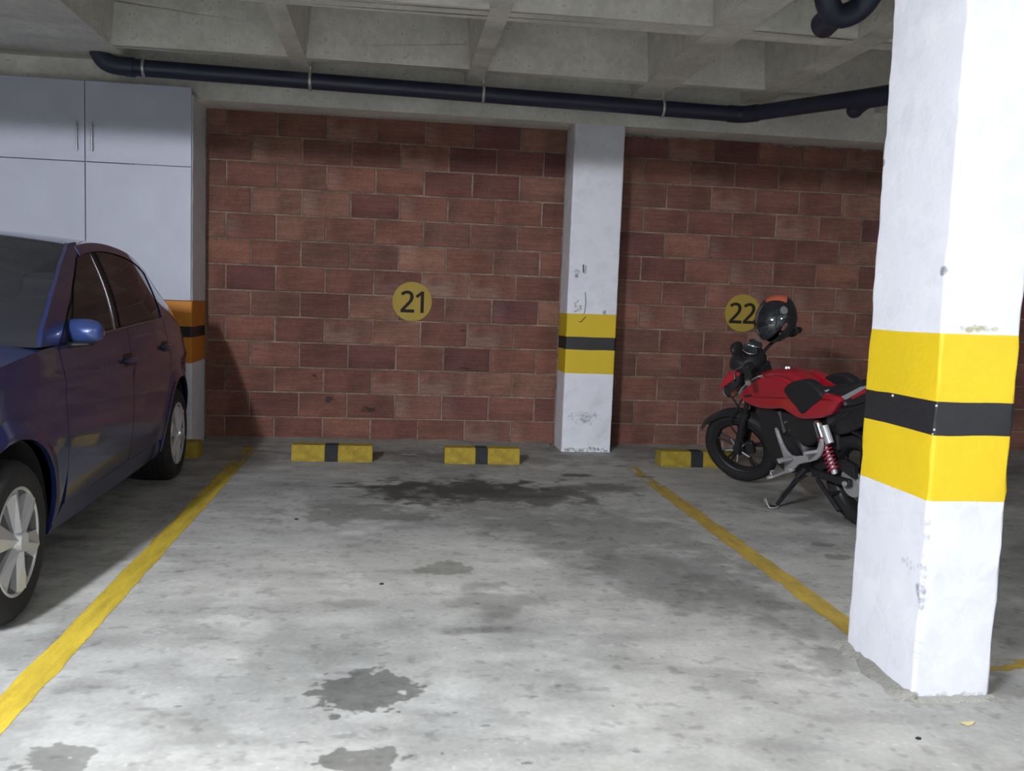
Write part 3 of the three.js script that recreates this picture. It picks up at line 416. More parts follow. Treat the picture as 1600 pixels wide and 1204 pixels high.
  // wings, doors, quarters
  both('front_wing', flank([...curve(0.80 + G, 2.06, shoulder, 16), [2.06, 0.24], ...arc(1.28, 0.362, -8, 188).map((p) => p), [0.80 + G, 0.23], [0.765, 0.45], [0.79, 0.7]]), paint);
  const fd = [[0.80 - G, belt(0.8)], ...curve(0.7, -0.2 + G, belt, 8), [-0.2 + G, 0.31], [0.74, 0.30], [0.76, 0.45], [0.785, 0.7]];
  const handle = (z, y) => [['handle_bowl', flank([[z - 0.075, y - 0.03], [z + 0.075, y - 0.03], [z + 0.085, y], [z + 0.075, y + 0.03], [z - 0.075, y + 0.03], [z - 0.085, y]], 0.0015, 0.004, 0.03), trim], ['door_handle', loft([[-0.105, 0.004, 0.008], [-0.09, 0.014, 0.016], [-0.04, 0.014, 0.026], [0.03, 0.014, 0.027], [0.085, 0.013, 0.018], [0.1, 0.004, 0.009]].map(([dz, b, o]) => ({ c: [side(z + dz, y) + o, y, z + dz], a: 0.008, b, e: 2.6 })), [1, 0, 0], [0, 1, 0], 16), paint]];
  both('front_door', flank(fd), paint, handle(-0.12, 0.83));
  both('rear_door', flank([...curve(-0.2 - G, -1.03, belt, 8), [-1.035, 0.80], ...arc(-1.27, 0.395, 62, 6, 10), [-0.87, 0.31], [-0.2 - G, 0.31]]), paint, handle(-0.93, 0.85));
  both('rear_quarter', flank([[-1.035 - 2 * G, belt(-1.03)], ...curve(-1.045, -1.14, (z) => belt(z) + (z + 1.03) * -2.2, 4), [-1.12, 1.295], ...curve(-1.15, -2.06, (z) => Math.min(rail(z), rail(z)), 22), [-2.075, 0.62], [-2.07, 0.26], ...arc(-1.27, 0.362, 188, -8).slice().reverse().reverse(), [-0.885, 0.235], [-0.878, 0.30], ...arc(-1.27, 0.387, 6, 62, 10), [-1.04 - G, 0.80]]), paint);
  both('sill', flank([[0.80, 0.225], [0.74, 0.295], [-0.86, 0.305], [-0.885, 0.235], [-0.86, 0.20], [0.85, 0.20]], -0.006), paint);
  both('dark_inner_shell', flank([[0.83, 0.24], [0.84, 0.93], ...curve(0.8, -1.05, (z) => belt(z) - 0.004, 8), [-1.07, 0.7], [-0.86, 0.24]], -0.02, 0.004, 0.09), inner);  // dark sheet added behind the doors so the gaps read dark
  // windows: dark surround first, panes and pillars on it
  const aBase = [0.86, 0.955], aTop = [0.14, 1.365];
  both('window_surround', flank([[0.83, 0.94], ...curve(0.7, -1.08, (z) => belt(z) - 0.012, 8), [-1.13, 1.10], [-1.12, 1.29], ...curve(-1.05, 0.12, (z) => rail(z) - 0.012, 10)], -0.012, 0.006), trim);
  both('front_window', flank([[0.66, belt(0.66) + 0.012], [0.02, belt(0) + 0.012], [-0.06, 1.36], ...curve(-0.02, 0.09, (z) => rail(z) - 0.045, 3), [0.16, 1.315], [0.4, 1.185]], -0.004, 0.005), glass);
  both('quarter_light', flank([[0.775, 0.955], [0.685, 0.958], [0.5, 1.115], [0.56, 1.09]], -0.004, 0.005), glass);
  both('rear_window', flank([[-0.12, belt(-0.12) + 0.012], [-0.97, belt(-0.97) + 0.014], [-1.03, 1.12], [-1.04, 1.255], ...curve(-0.98, -0.19, (z) => rail(z) - 0.045, 8)], -0.004, 0.005), glass);
  both('belt_strip', flank([...curve(0.64, -1.02, (z) => belt(z) + 0.011, 10), ...curve(-1.02, 0.64, (z) => belt(z) + 0.003, 10)], 0.004, 0.006), std({ color: lin(0.3, 0.3, 0.31), metalness: 0.8, roughness: 0.25 }));
  both('door_pillar_trim', flank([[0.012, belt(0) + 0.012], [-0.006, belt(0) + 0.012], [-0.075, 1.352], [-0.062, 1.352]], 0.001, 0.004), std({ color: lin(0.2, 0.2, 0.21), metalness: 0.8, roughness: 0.2 }));
  both('windscreen_pillar', flank([[0.98, 0.952], [0.80, 0.952], [0.6, 1.088], [0.4, 1.208], [0.2, 1.312], [0.09, 1.352], [0.06, 1.39], [0.18, 1.378], [0.45, 1.275], [0.72, 1.145], [0.92, 1.02]], 0.0, 0.016), paint);
  both('roof_rail', flank([...curve(0.12, -1.13, (z) => rail(z) + 0.0, 14), ...curve(-1.13, 0.12, (z) => rail(z) - 0.04, 14)], 0.002, 0.012), paint);
  // skins across the car: rows of [z, edge half width, edge height, crown, sweep]
  function across(rows, n = 18) { const pos = [], idx = []; rows.forEach(([z, w, y, c, s]) => { for (let i = 0; i <= n; i++) { const t = i / n * 2 - 1; pos.push(w * t, y + c * (1 - t * t), z + s * (1 - t * t)); } }); for (let j = 0; j < rows.length - 1; j++) for (let i = 0; i < n; i++) { const a = j * (n + 1) + i, b = a + 1, d = a + n + 1, e = d + 1; idx.push(a, d, b, b, d, e); } const g = new THREE.BufferGeometry(); g.setAttribute('position', new THREE.Float32BufferAttribute(pos, 3)); g.setIndex(idx); g.computeVertexNormals(); return g; }
  const rs = (z) => side(z, rail(z)) + 0.001;
  mesh('roof', across(curve(-1.5, 0.12, rail, 20).map(([z, y]) => [z, rs(z), y + 0.0005, 0.045, 0.04 * sstep(-0.2, 0.12, z)])), paint, car);
  mesh('windscreen', across([[0.10, 1.372, 0.045, 0.07], [0.42, 1.278, 0.04, 0.10], [0.70, 1.145, 0.035, 0.12], [0.88, 1.035, 0.025, 0.15], [0.985, 0.95, 0.02, 0.16]].map(([z, y, c, s]) => [z, side(z, y) - 0.010, y, c, s])), glass, car);
  mesh('tailgate', across([[-1.5, rs(-1.5), rail(-1.5), 0.045, 0], [-1.62, rs(-1.62), rail(-1.62), 0.05, -0.03], [-1.85, rs(-1.85), rail(-1.85), 0.03, -0.06], [-2.06, side(-2.06, 0.83), 0.83, 0.01, -0.05], [-2.085, 0.46, 0.62, 0, -0.03]].reverse()), paint, car);
  mesh('rear_screen', across([[-1.53, rs(-1.53) - 0.05, rail(-1.53) + 0.012, 0.046, -0.008], [-1.62, rs(-1.62) - 0.05, rail(-1.62) + 0.012, 0.05, -0.03], [-1.82, rs(-1.82) - 0.05, rail(-1.82) + 0.012, 0.033, -0.055]].reverse()), glass, car);
  const hood = mesh('bonnet', across([[2.06, side(2.06, 0.73) - 0.0, shoulder(2.06), 0.012, 0.045], ...curve(1.98, 0.97, shoulder, 12).map(([z, y]) => [z, Math.max(0.2, side(z, y) - 0.001), y, 0.05 * sstep(2.1, 1.5, z) + 0.014, 0.045 * sstep(1.5, 2.05, z) + 0.16 * sstep(1.2, 0.97, z)])].reverse().reverse()), paint, car);
  hood.geometry = hood.geometry.index ? hood.geometry : hood.geometry;
  // nose and tail
  function fascia(y0, y1, fwd) { const pos = [], idx = [], n = 20, m = 6; for (let j = 0; j <= m; j++) for (let i = 0; i <= n; i++) { const y = y0 + (y1 - y0) * j / m, t = i / n * 2 - 1, L = fwd ? LF : LR, p = fwd ? 5 : 9, x0 = fwd ? side(2.06, y) : side(-2.07, y); const x = x0 * t, z = L * Math.pow(Math.max(0, 1 - Math.pow(Math.min(0.999, Math.abs(x) / W), 3)), 1 / p) - 0.05 * Math.pow((y - 0.5) / 0.3, 2) * (1 - t * t); pos.push(x, y, fwd ? z : -z); } for (let j = 0; j < m; j++) for (let i = 0; i < n; i++) { const a = j * (n + 1) + i, b = a + 1, c = a + n + 1, d = c + 1; if (fwd) idx.push(a, b, c, b, d, c); else idx.push(a, c, b, b, c, d); } const g = new THREE.BufferGeometry(); g.setAttribute('position', new THREE.Float32BufferAttribute(pos, 3)); g.setIndex(idx); g.computeVertexNormals(); return g; }
  const fb = mesh('front_bumper', fascia(0.22, 0.768, true), paint, car);
  mesh('lower_grille', rbox(-0.30, 0.30, 0.26, 0.40, 2.0, 2.112, 0.02), trim, fb); for (let i = 0; i < 4; i++) mesh('grille_bar', rbox(-0.28, 0.28, 0.28 + i * 0.03, 0.288 + i * 0.03, 2.09, 2.118, 0.003), slot, fb);
  mesh('upper_grille', rbox(-0.28, 0.28, 0.60, 0.66, 2.0, 2.118, 0.012), trim, fb); mesh('number_plate', rbox(-0.17, 0.17, 0.44, 0.55, 2.10, 2.14, 0.006), std({ color: lin(0.6, 0.5, 0.08), roughness: 0.5 }), fb);
  mesh('rear_bumper', fascia(0.24, 0.66, false), paint, car);
  const lens = phy({ color: lin(0.8, 0.82, 0.85), roughness: 0.08, transmission: 0.7, thickness: 0, clearcoat: 1 }), redLens = phy({ color: lin(0.4, 0.012, 0.01), roughness: 0.12, clearcoat: 1 });
  both('headlight', flank([[2.05, 0.62], [1.86, 0.66], [1.62, 0.78], [1.72, 0.81], [2.05, 0.735]], 0.004, 0.012, 0.04), lens, [['reflector', flank([[2.04, 0.635], [1.88, 0.675], [1.70, 0.775], [1.76, 0.79], [2.04, 0.725]], -0.004, 0.004, 0.05), M.chrome]]);
  both('tail_light', flank([[-1.86, 0.92], [-2.05, 0.83], [-2.06, 0.64], [-1.93, 0.68]], 0.004, 0.012, 0.04), redLens);
  // door mirrors
  both('door_mirror', loft([[-0.052, 0.035, 0.028], [-0.045, 0.07, 0.045], [-0.015, 0.088, 0.054], [0.02, 0.084, 0.052], [0.05, 0.062, 0.040], [0.066, 0.028, 0.018]].map(([dz, a, b]) => ({ c: [0.845 + dz * 0.5, 1.0 - Math.abs(dz) * 0.08, 0.60 + dz], a, b, e: 2.7 })), [1, 0, 0], [0, 1, 0], 24), phy({ color: lin(0.028, 0.05, 0.17), metalness: 0.35, roughness: 0.35, clearcoat: 1, clearcoatRoughness: 0.06 }), [['mirror_glass', loft([[-0.057, 0.07, 0.042], [-0.053, 0.07, 0.042]].map(([dz, a, b]) => ({ c: [0.823, 1.0, 0.60 + dz], a, b, e: 3 })), [1, 0, 0], [0, 1, 0], 20), M.chrome], ['mirror_foot', loft([{ c: [0.765, 0.965, 0.63], a: 0.045, b: 0.02 }, { c: [0.82, 0.945, 0.625], a: 0.05, b: 0.014 }, { c: [0.885, 0.948, 0.615], a: 0.045, b: 0.009 }], [0, 0, -1], [0, 1, 0], 16), trim], ['turn_signal', new THREE.SphereGeometry(0.016, 12, 8).scale(0.5, 1, 0.9).translate(0.928, 0.995, 0.60), lens]]);
  // wheels
  function carWheel(z, s) {
    const g = new THREE.Group(); const R = 0.287, w = 0.092;
    const t = mesh('tyre', new THREE.LatheGeometry([[0.185, -w], [0.205, -w - 0.004], [0.235, -w - 0.008], [0.262, -w - 0.004], [0.278, -w + 0.012], [R, -w + 0.03], [R, w - 0.03], [0.278, w - 0.012], [0.262, w + 0.004], [0.235, w + 0.008], [0.205, w + 0.004], [0.185, w]].map(([r, y]) => V2(r, y)), 64).rotateZ(-Math.PI / 2), tyre, car);
    for (const o of [-0.03, 0, 0.03]) mesh('tread_groove', new THREE.TorusGeometry(R - 0.0005, 0.003, 6, 64).rotateY(Math.PI / 2).translate(o, 0, 0), trim, t);
    const o = s * (w - 0.012);
    const rim = mesh('wheel_rim', new THREE.LatheGeometry([[0.06, 0], [0.165, -0.012], [0.178, 0.004], [0.190, 0.012], [0.196, 0.010], [0.197, -0.02], [0.18, -0.05], [0.17, -0.10], [0.06, -0.10]].map(([r, y]) => V2(r, y)), 64).rotateZ(-Math.PI / 2).scale(s, 1, 1).translate(o, 0, 0), slot, car);
    const sp = []; for (let k = 0; k < 6; k++) {
      const a = k / 6 * Math.PI * 2 + 0.30, c = Math.cos(a), d = Math.sin(a), px = (r, q, h) => V3(o + s * h, d * r + c * q, c * r - d * q); // ridged wedge that widens outwards
      const A = [px(0.035, -0.022, 0.012), px(0.035, 0.022, 0.012), px(0.035, 0, 0.030)], B = [px(0.183, -0.052, 0.010), px(0.183, 0.052, 0.010), px(0.183, 0, 0.024)], Ci = [px(0.035, -0.02, -0.015), px(0.035, 0.02, -0.015)], Di = [px(0.183, -0.05, -0.015), px(0.183, 0.05, -0.015)];
      const pos = []; const q4 = (p, q, r2, t2) => { for (const v of s > 0 ? [p, q, r2, p, r2, t2] : [p, r2, q, p, t2, r2]) pos.push(v.x, v.y, v.z); };
      q4(A[0], A[2], B[2], B[0]); q4(A[2], A[1], B[1], B[2]); q4(Ci[0], A[0], B[0], Di[0]); q4(A[1], Ci[1], Di[1], B[1]); q4(B[0], B[2], B[1], Di[1]); q4(B[0], Di[1], Di[0], B[0]);
      const gg = new THREE.BufferGeometry(); gg.setAttribute('position', new THREE.Float32BufferAttribute(pos, 3)); gg.computeVertexNormals(); sp.push(gg);
    }
    sp.forEach((q) => mesh('spoke', q, silver, rim)); mesh('hub_cap', new THREE.CylinderGeometry(0.034, 0.046, 0.03, 24).rotateZ(-Math.PI / 2).scale(s, 1, 1).translate(o + s * 0.022, 0, 0), silver, rim);
    mesh('rim_edge', new THREE.TorusGeometry(0.188, 0.007, 8, 64).rotateY(Math.PI / 2).translate(o + s * 0.010, 0, 0), silver, rim);
    for (const m of [t, rim]) m.position.set(s * 0.742, 0.287, z);
    both; return g;
  }
  for (const z of [1.28, -1.27]) for (const s of [1, -1]) carWheel(z, s);
  // arch liners, floor pan, cabin
  for (const z of [1.28, -1.27]) both('arch_liner', new THREE.CylinderGeometry(0.362, 0.362, 0.30, 32, 1, true, -Math.PI * 0.55, Math.PI * 1.1).rotateZ(-Math.PI / 2).rotateX(-Math.PI / 2).rotateX(-Math.PI / 2 * 0).translate(0.66, 0.285, z), std({ color: lin(0.01, 0.01, 0.011), roughness: 0.9, side: THREE.DoubleSide }));
  mesh('floor_pan', [rbox(-0.54, 0.54, 0.19, 0.36, -1.98, 2.0, 0.03), rbox(-0.74, 0.74, 0.19, 0.30, -0.84, 0.84, 0.02)], inner, car);
  mesh('engine_bay', rbox(-0.52, 0.52, 0.34, 0.70, 0.92, 1.95, 0.04), inner, car);
  const dash = mesh('dashboard', rbox(-0.70, 0.70, 0.62, 0.93, 0.52, 0.86, 0.06, 3), inner, car); mesh('steering_wheel', new THREE.TorusGeometry(0.18, 0.015, 10, 32).rotateX(-0.35).translate(0.36, 0.92, 0.40), trim, dash);
  const fabric = std({ color: lin(0.03, 0.03, 0.034), roughness: 0.95 });
  for (const x of [-0.36, 0.36]) { const st = mesh('front_seat', [rbox(x - 0.24, x + 0.24, 0.36, 0.56, -0.3, 0.22, 0.06, 3), rbox(x - 0.23, x + 0.23, 0.52, 1.08, -0.42, -0.28, 0.05, 3).translate(0, 0, -0.02)], fabric, car); mesh('headrest', rbox(x - 0.12, x + 0.12, 1.10, 1.26, -0.44, -0.34, 0.04, 3), fabric, st); }
  const rs2 = mesh('rear_seat', [rbox(-0.62, 0.62, 0.36, 0.56, -1.15, -0.65, 0.06, 3), rbox(-0.62, 0.62, 0.5, 1.0, -1.3, -1.15, 0.05, 3)], fabric, car); for (const x of [-0.35, 0.35]) mesh('headrest', rbox(x - 0.11, x + 0.11, 1.0, 1.14, -1.3, -1.2, 0.035, 3), fabric, rs2);
}

// ------------------------------------------------------------------ red motorcycle on its side stand; local +x forward, +y up, +z to its right
{
  const TH = 12 * Math.PI / 180, LN = 9 * Math.PI / 180, STEER = 34 * Math.PI / 180;
  const u = V3(-Math.sin(TH), 0, -Math.cos(TH)), left = V3(-Math.cos(TH), 0, Math.sin(TH));
  const up = V3(0, Math.cos(LN), 0).addScaledVector(left, Math.sin(LN)), right = u.clone().cross(up);
  const basis = new THREE.Matrix4().makeBasis(u, up, right);
  const bike = thing('motorcycle', 'red and black motorcycle leaning on its side stand under number 22', 'motorcycle', null, [3.2, 0.006, 2.72]); bike.quaternion.setFromRotationMatrix(basis);
  const red = phy({ color: lin(0.36, 0.008, 0.020), roughness: 0.32, clearcoat: 1, clearcoatRoughness: 0.08 });
  const blk = std({ color: lin(0.014, 0.014, 0.016), roughness: 0.48 }), matt = std({ color: lin(0.010, 0.010, 0.012), roughness: 0.7 }), gloss = phy({ color: lin(0.012, 0.012, 0.014), roughness: 0.3, clearcoat: 1, clearcoatRoughness: 0.1 });
  const grey = std({ color: lin(0.33, 0.34, 0.36), metalness: 0.2, roughness: 0.45 }), alu = std({ color: lin(0.40, 0.40, 0.41), metalness: 0.35, roughness: 0.4 });
  const springRed = std({ color: lin(0.32, 0.02, 0.05), roughness: 0.4 }), lensAmber = phy({ color: lin(0.10, 0.035, 0.01), roughness: 0.2, clearcoat: 1 });
  const add = (n, g, m, p = bike, l) => { const k = mesh(n, g, m, p); if (l) k.userData = { label: l }; return k; };
  const AX = V3(1.19, 0.262, 0), HEAD = V3(0.935, 0.80, 0), axis = HEAD.clone().sub(AX).normalize();
  const SM = new THREE.Matrix4().makeTranslation(AX.x, AX.y, AX.z).multiply(new THREE.Matrix4().makeRotationAxis(axis, STEER)).multiply(new THREE.Matrix4().makeTranslation(-AX.x, -AX.y, -AX.z));
  const st = (g) => (Array.isArray(g) ? merge(g) : g).applyMatrix4(SM);
  const plate = (pts, z0, z1, bev = 0.012, seg = 4) => extr(pts, z1 - z0, bev, seg).translate(0, 0, z0);
  const sym = (n, pts, v0, v1, m, bev, kids) => [plate(pts, -v1, -v0, bev), plate(pts, v0, v1, bev)].map((g) => add(n, g, m));
  // wheels
  function wheel(cx, cy, R, w, front) {
    const c = cx !== undefined; const T = new THREE.LatheGeometry([[R - 0.075, -w * 0.62], [R - 0.055, -w * 0.92], [R - 0.03, -w], [R - 0.012, -w * 0.72], [R, 0], [R - 0.012, w * 0.72], [R - 0.03, w], [R - 0.055, w * 0.92], [R - 0.075, w * 0.62]].map(([r, y]) => V2(r, y)), 56).rotateX(Math.PI / 2).translate(cx, cy, 0);
    const rimG = new THREE.LatheGeometry([[R - 0.082, -0.022], [R - 0.068, -w * 0.66], [R - 0.075, -w * 0.7], [R - 0.095, -0.025], [R - 0.095, 0.025], [R - 0.075, w * 0.7], [R - 0.068, w * 0.66], [R - 0.082, 0.022], [R - 0.082, -0.022]].map(([r, y]) => V2(r, y)), 56).rotateX(Math.PI / 2).translate(cx, cy, 0);
    const spokes = []; for (let k = 0; k < 5; k++) for (const d of [-0.09, 0.09]) { const a = k / 5 * Math.PI * 2 + 0.55, r0 = 0.035, r1 = R - 0.09; spokes.push(rod([cx + Math.cos(a + d * 0.8) * r0, cy + Math.sin(a + d * 0.8) * r0, d > 0 ? 0.008 : -0.008], [cx + Math.cos(a + d * 1.1) * r1, cy + Math.sin(a + d * 1.1) * r1, d > 0 ? 0.008 : -0.008], 0.010, 0.008, 8)); }
    const hub = new THREE.CylinderGeometry(0.04, 0.04, 0.11, 24).rotateX(Math.PI / 2).translate(cx, cy, 0);
    const F = (g) => front ? st(g) : g;
    const t = add(front ? 'front_tyre' : 'rear_tyre', F(T), M.rubber); const r = add(front ? 'front_rim' : 'rear_rim', F(rimG), blk);
    for (const s of spokes) add('spoke', F(s), blk, r); add('hub', F(hub), blk, r);
    if (front) { const dsc = new THREE.Shape(); dsc.absarc(0, 0, 0.115, 0, 7); const hh = new THREE.Path(); hh.absarc(0, 0, 0.085, 0, 7); dsc.holes.push(hh); add('brake_disc', F([new THREE.ExtrudeGeometry(dsc, { depth: 0.005, bevelEnabled: false, curveSegments: 32 }).translate(cx, cy, -0.062), ...[0, 1, 2, 3, 4].map((k) => rod([cx + Math.cos(k * 1.257) * 0.03, cy + Math.sin(k * 1.257) * 0.03, -0.055], [cx + Math.cos(k * 1.257) * 0.09, cy + Math.sin(k * 1.257) * 0.09, -0.06], 0.006, 0.006, 6))]), alu, r); add('brake_caliper', F(rbox(cx - 0.13, cx - 0.07, cy - 0.02, cy + 0.07, -0.085, -0.045, 0.012)), blk, r); }
    return t;
  }
  wheel(1.19, 0.262, 0.262, 0.045, true); wheel(0, 0.268, 0.268, 0.06, false);
  // fork and front mudguard
  for (const s of [-1, 1]) { const f = add('fork_leg', st([rod([1.19, 0.262, s * 0.078], [1.06, 0.535, s * 0.078], 0.025, 0.023, 16), rod([1.06, 0.535, s * 0.078], [0.93, 0.81, s * 0.078], 0.016, 0.016, 16)]), blk); add('dust_seal', st(rod([1.066, 0.522, s * 0.078], [1.055, 0.545, s * 0.078], 0.028, 0.026, 16)), matt, f); }
  { const pos = [], idx = [], n = 24, m = 8; for (let j = 0; j <= n; j++) { const a = (168 - 136 * j / n) * Math.PI / 180, R = 0.284 + 0.022 * sstep(0.75, 1, j / n), ww = 0.062 * (0.75 + 0.25 * Math.sin(Math.PI * j / n)); for (let i = 0; i <= m; i++) { const t = i / m * 2 - 1, r = R - 0.03 * t * t; pos.push(1.19 + Math.cos(a) * r, 0.262 + Math.sin(a) * r, ww * t); } } for (let j = 0; j < n; j++) for (let i = 0; i < m; i++) { const a = j * (m + 1) + i, b = a + 1, c = a + m + 1, d = c + 1; idx.push(a, b, c, b, d, c); } const g = new THREE.BufferGeometry(); g.setAttribute('position', new THREE.Float32BufferAttribute(pos, 3)); g.setIndex(idx); g.computeVertexNormals(); const k = blk.clone(); k.side = THREE.DoubleSide; add('front_mudguard', st(g), k); }
  add('brake_hose', st(tube([[1.12, 0.33, -0.085], [1.17, 0.48, -0.095], [1.10, 0.58, -0.09], [1.02, 0.68, -0.06]], 0.006, 20, 6)), matt);
  add('brake_hose', st(tube([[1.0, 0.82, -0.05], [1.12, 0.74, -0.08], [1.10, 0.60, -0.07], [1.05, 0.5, -0.08]], 0.006, 20, 6)), matt);
  // head: yokes, fairing, lamp, clocks, bars
  add('yoke', st([rbox(0.88, 0.98, 0.76, 0.835, -0.105, 0.105, 0.02), rbox(0.955, 1.02, 0.66, 0.69, -0.10, 0.10, 0.01)]), blk);
  const fairing = add('headlight_fairing', st(loft([{ c: [0.99, 0.80, 0], a: 0.075, b: 0.07 }, { c: [1.04, 0.785, 0], a: 0.115, b: 0.105, b2: 0.11 }, { c: [1.10, 0.75, 0], a: 0.118, b: 0.10, b2: 0.10 }, { c: [1.15, 0.72, 0], a: 0.10, b: 0.075, b2: 0.08 }, { c: [1.175, 0.705, 0], a: 0.07, b: 0.05, b2: 0.05 }], [0, 0, 1], [0, 1, 0], 28)), gloss);
  add('headlight', st(loft([{ c: [1.165, 0.70, 0], a: 0.078, b: 0.045, b2: 0.06 }, { c: [1.185, 0.695, 0], a: 0.06, b: 0.035, b2: 0.045 }], [0, 0, 1], [0, 1, 0], 24)), phy({ color: lin(0.6, 0.62, 0.65), roughness: 0.08, clearcoat: 1 }), fairing);
  for (const s of [-1, 1]) { add('red_flash', st(extr(smooth([[0.985, 0.845], [1.03, 0.87], [1.13, 0.80], [1.165, 0.74], [1.13, 0.755], [1.05, 0.80]], 3), 0.02, 0.006, 3).translate(0, 0, s > 0 ? 0.098 : -0.118)), red, fairing); add('front_indicator', st([rod([1.03, 0.735, s * 0.10], [1.03, 0.735, s * 0.17], 0.008), new THREE.SphereGeometry(0.024, 14, 10).scale(0.8, 0.8, 1.5).translate(1.03, 0.735, s * 0.19)]), lensAmber, fairing); }
  const clocks = add('instrument_pod', st([loft([{ c: [0.90, 0.84, 0], a: 0.09, b: 0.06 }, { c: [0.945, 0.875, 0], a: 0.135, b: 0.085 }, { c: [1.00, 0.90, 0], a: 0.135, b: 0.085 }, { c: [1.06, 0.905, 0], a: 0.10, b: 0.055 }, { c: [1.085, 0.90, 0], a: 0.05, b: 0.02 }], [0, 0, 1], [-0.35, 0.94, 0], 28)]), blk);
  for (const [z, r] of [[-0.045, 0.05], [0.055, 0.042]]) { const tilt = (g) => st(g.rotateZ(0.62).translate(0.935, 0.962, z)); add('dial', tilt(new THREE.CylinderGeometry(r, r * 1.05, 0.02, 32)), matt, clocks); add('dial_rim', tilt(new THREE.TorusGeometry(r, 0.0045, 8, 36).rotateX(Math.PI / 2).translate(0, 0.011, 0)), M.chrome, clocks); add('dial_glass', tilt(new THREE.CylinderGeometry(r - 0.004, r - 0.004, 0.003, 32).translate(0, 0.0115, 0)), phy({ color: lin(0.04, 0.05, 0.055), roughness: 0.05, clearcoat: 1 }), clocks); }
  const bar = add('handlebar', st(tube([[0.79, 0.905, -0.42], [0.845, 0.925, -0.29], [0.905, 0.90, -0.13], [0.92, 0.865, -0.05], [0.92, 0.865, 0.05], [0.905, 0.90, 0.13], [0.845, 0.925, 0.29], [0.79, 0.905, 0.42]], 0.011, 40, 10)), blk);
  for (const s of [-1, 1]) {
    add('grip', st(rod([0.842, 0.924, s * 0.295], [0.79, 0.905, s * 0.42], 0.021, 0.021, 14)), M.rubber, bar); add('bar_end', st(rod([0.79, 0.905, s * 0.42], [0.783, 0.903, s * 0.437], 0.02, 0.016, 14)), M.chrome, bar);
    add('switch_cluster', st(rbox(0.84, 0.885, 0.905, 0.95, s * 0.255 - 0.025, s * 0.225 + 0.025, 0.01)), blk, bar);
    add('lever', st(tube([[0.89, 0.935, s * 0.23], [0.925, 0.93, s * 0.28], [0.905, 0.925, s * 0.34], [0.875, 0.915, s * 0.41]], 0.007, 14, 8)), M.chrome, bar);
    const mir = add('mirror_stem', st(tube([[0.885, 0.96, s * 0.19], [0.90, 1.01, s * 0.21], [0.885, 1.055, s * 0.255]], 0.006, 14, 8)), blk); add('mirror', st(loft([{ c: [0.905, 1.075, s * 0.275], a: 0.05, b: 0.03 }, { c: [0.888, 1.07, s * 0.275], a: 0.062, b: 0.037 }, { c: [0.875, 1.068, s * 0.275], a: 0.06, b: 0.035 }], [0, 0, 1], [0, 1, 0], 20)), blk, mir);
  }
  // tank with side plates and knee pads
  add('fuel_tank', loft([{ c: [0.90, 0.70, 0], a: 0.05, b: 0.04, b2: 0.05 }, { c: [0.86, 0.73, 0], a: 0.10, b: 0.055, b2: 0.08 }, { c: [0.78, 0.745, 0], a: 0.125, b: 0.085, b2: 0.09 }, { c: [0.68, 0.75, 0], a: 0.132, b: 0.098, b2: 0.10 }, { c: [0.58, 0.75, 0], a: 0.13, b: 0.10, b2: 0.10 }, { c: [0.48, 0.745, 0], a: 0.118, b: 0.092, b2: 0.09 }, { c: [0.41, 0.735, 0], a: 0.10, b: 0.065, b2: 0.07 }, { c: [0.36, 0.72, 0], a: 0.07, b: 0.035, b2: 0.04 }], [0, 0, 1], [0, 1, 0], 32), red);
  add('filler_cap', new THREE.CylinderGeometry(0.032, 0.035, 0.012, 24).translate(0.62, 0.853, 0), M.chrome);
  const redPts = smooth([[0.95, 0.655], [0.90, 0.705], [0.85, 0.738], [0.76, 0.785], [0.64, 0.818], [0.5, 0.825], [0.38, 0.80], [0.28, 0.77], [0.17, 0.765], [0.06, 0.768], [-0.04, 0.752], [0.0, 0.71], [0.05, 0.66], [0.10, 0.636], [0.22, 0.606], [0.345, 0.592], [0.42, 0.608], [0.50, 0.628], [0.62, 0.612], [0.74, 0.604], [0.86, 0.615]], 3);
  const kneePts = smooth([[0.452, 0.752], [0.40, 0.795], [0.33, 0.82], [0.24, 0.832], [0.16, 0.805], [0.10, 0.755], [0.20, 0.685], [0.297, 0.628], [0.34, 0.66], [0.40, 0.70]], 3);
  sym('tank_side_cover', redPts, 0.085, 0.148, red, 0.022); sym('knee_panel', kneePts, 0.09, 0.158, matt, 0.014);
  sym('silver_stripe', [[0.965, 0.664], [0.90, 0.722], [0.85, 0.752], [0.76, 0.797], [0.70, 0.815], [0.70, 0.806], [0.76, 0.786], [0.85, 0.740], [0.90, 0.708], [0.955, 0.654]], 0.12, 0.151, grey, 0.003);
  sym('badge', [[0.88, 0.672], [0.80, 0.688], [0.79, 0.678], [0.83, 0.665], [0.87, 0.66]], 0.14, 0.1505, blk, 0.001);
  // seat, tail
  add('seat', loft([{ c: [0.34, 0.735, 0], a: 0.07, b: 0.02, b2: 0.02 }, { c: [0.29, 0.735, 0], a: 0.095, b: 0.03, b2: 0.04 }, { c: [0.18, 0.745, 0], a: 0.11, b: 0.038, b2: 0.05 }, { c: [0.08, 0.765, 0], a: 0.118, b: 0.04, b2: 0.05 }, { c: [-0.03, 0.79, 0], a: 0.115, b: 0.045, b2: 0.05 }, { c: [-0.15, 0.82, 0], a: 0.105, b: 0.045, b2: 0.05 }, { c: [-0.30, 0.85, 0], a: 0.085, b: 0.035, b2: 0.04 }, { c: [-0.36, 0.86, 0], a: 0.05, b: 0.015, b2: 0.02 }], [0, 0, 1], [0, 1, 0], 24), matt);
  sym('seat_logo', [[0.19, 0.748], [0.105, 0.775], [0.105, 0.786], [0.19, 0.759]], 0.09, 0.1215, grey, 0.001);
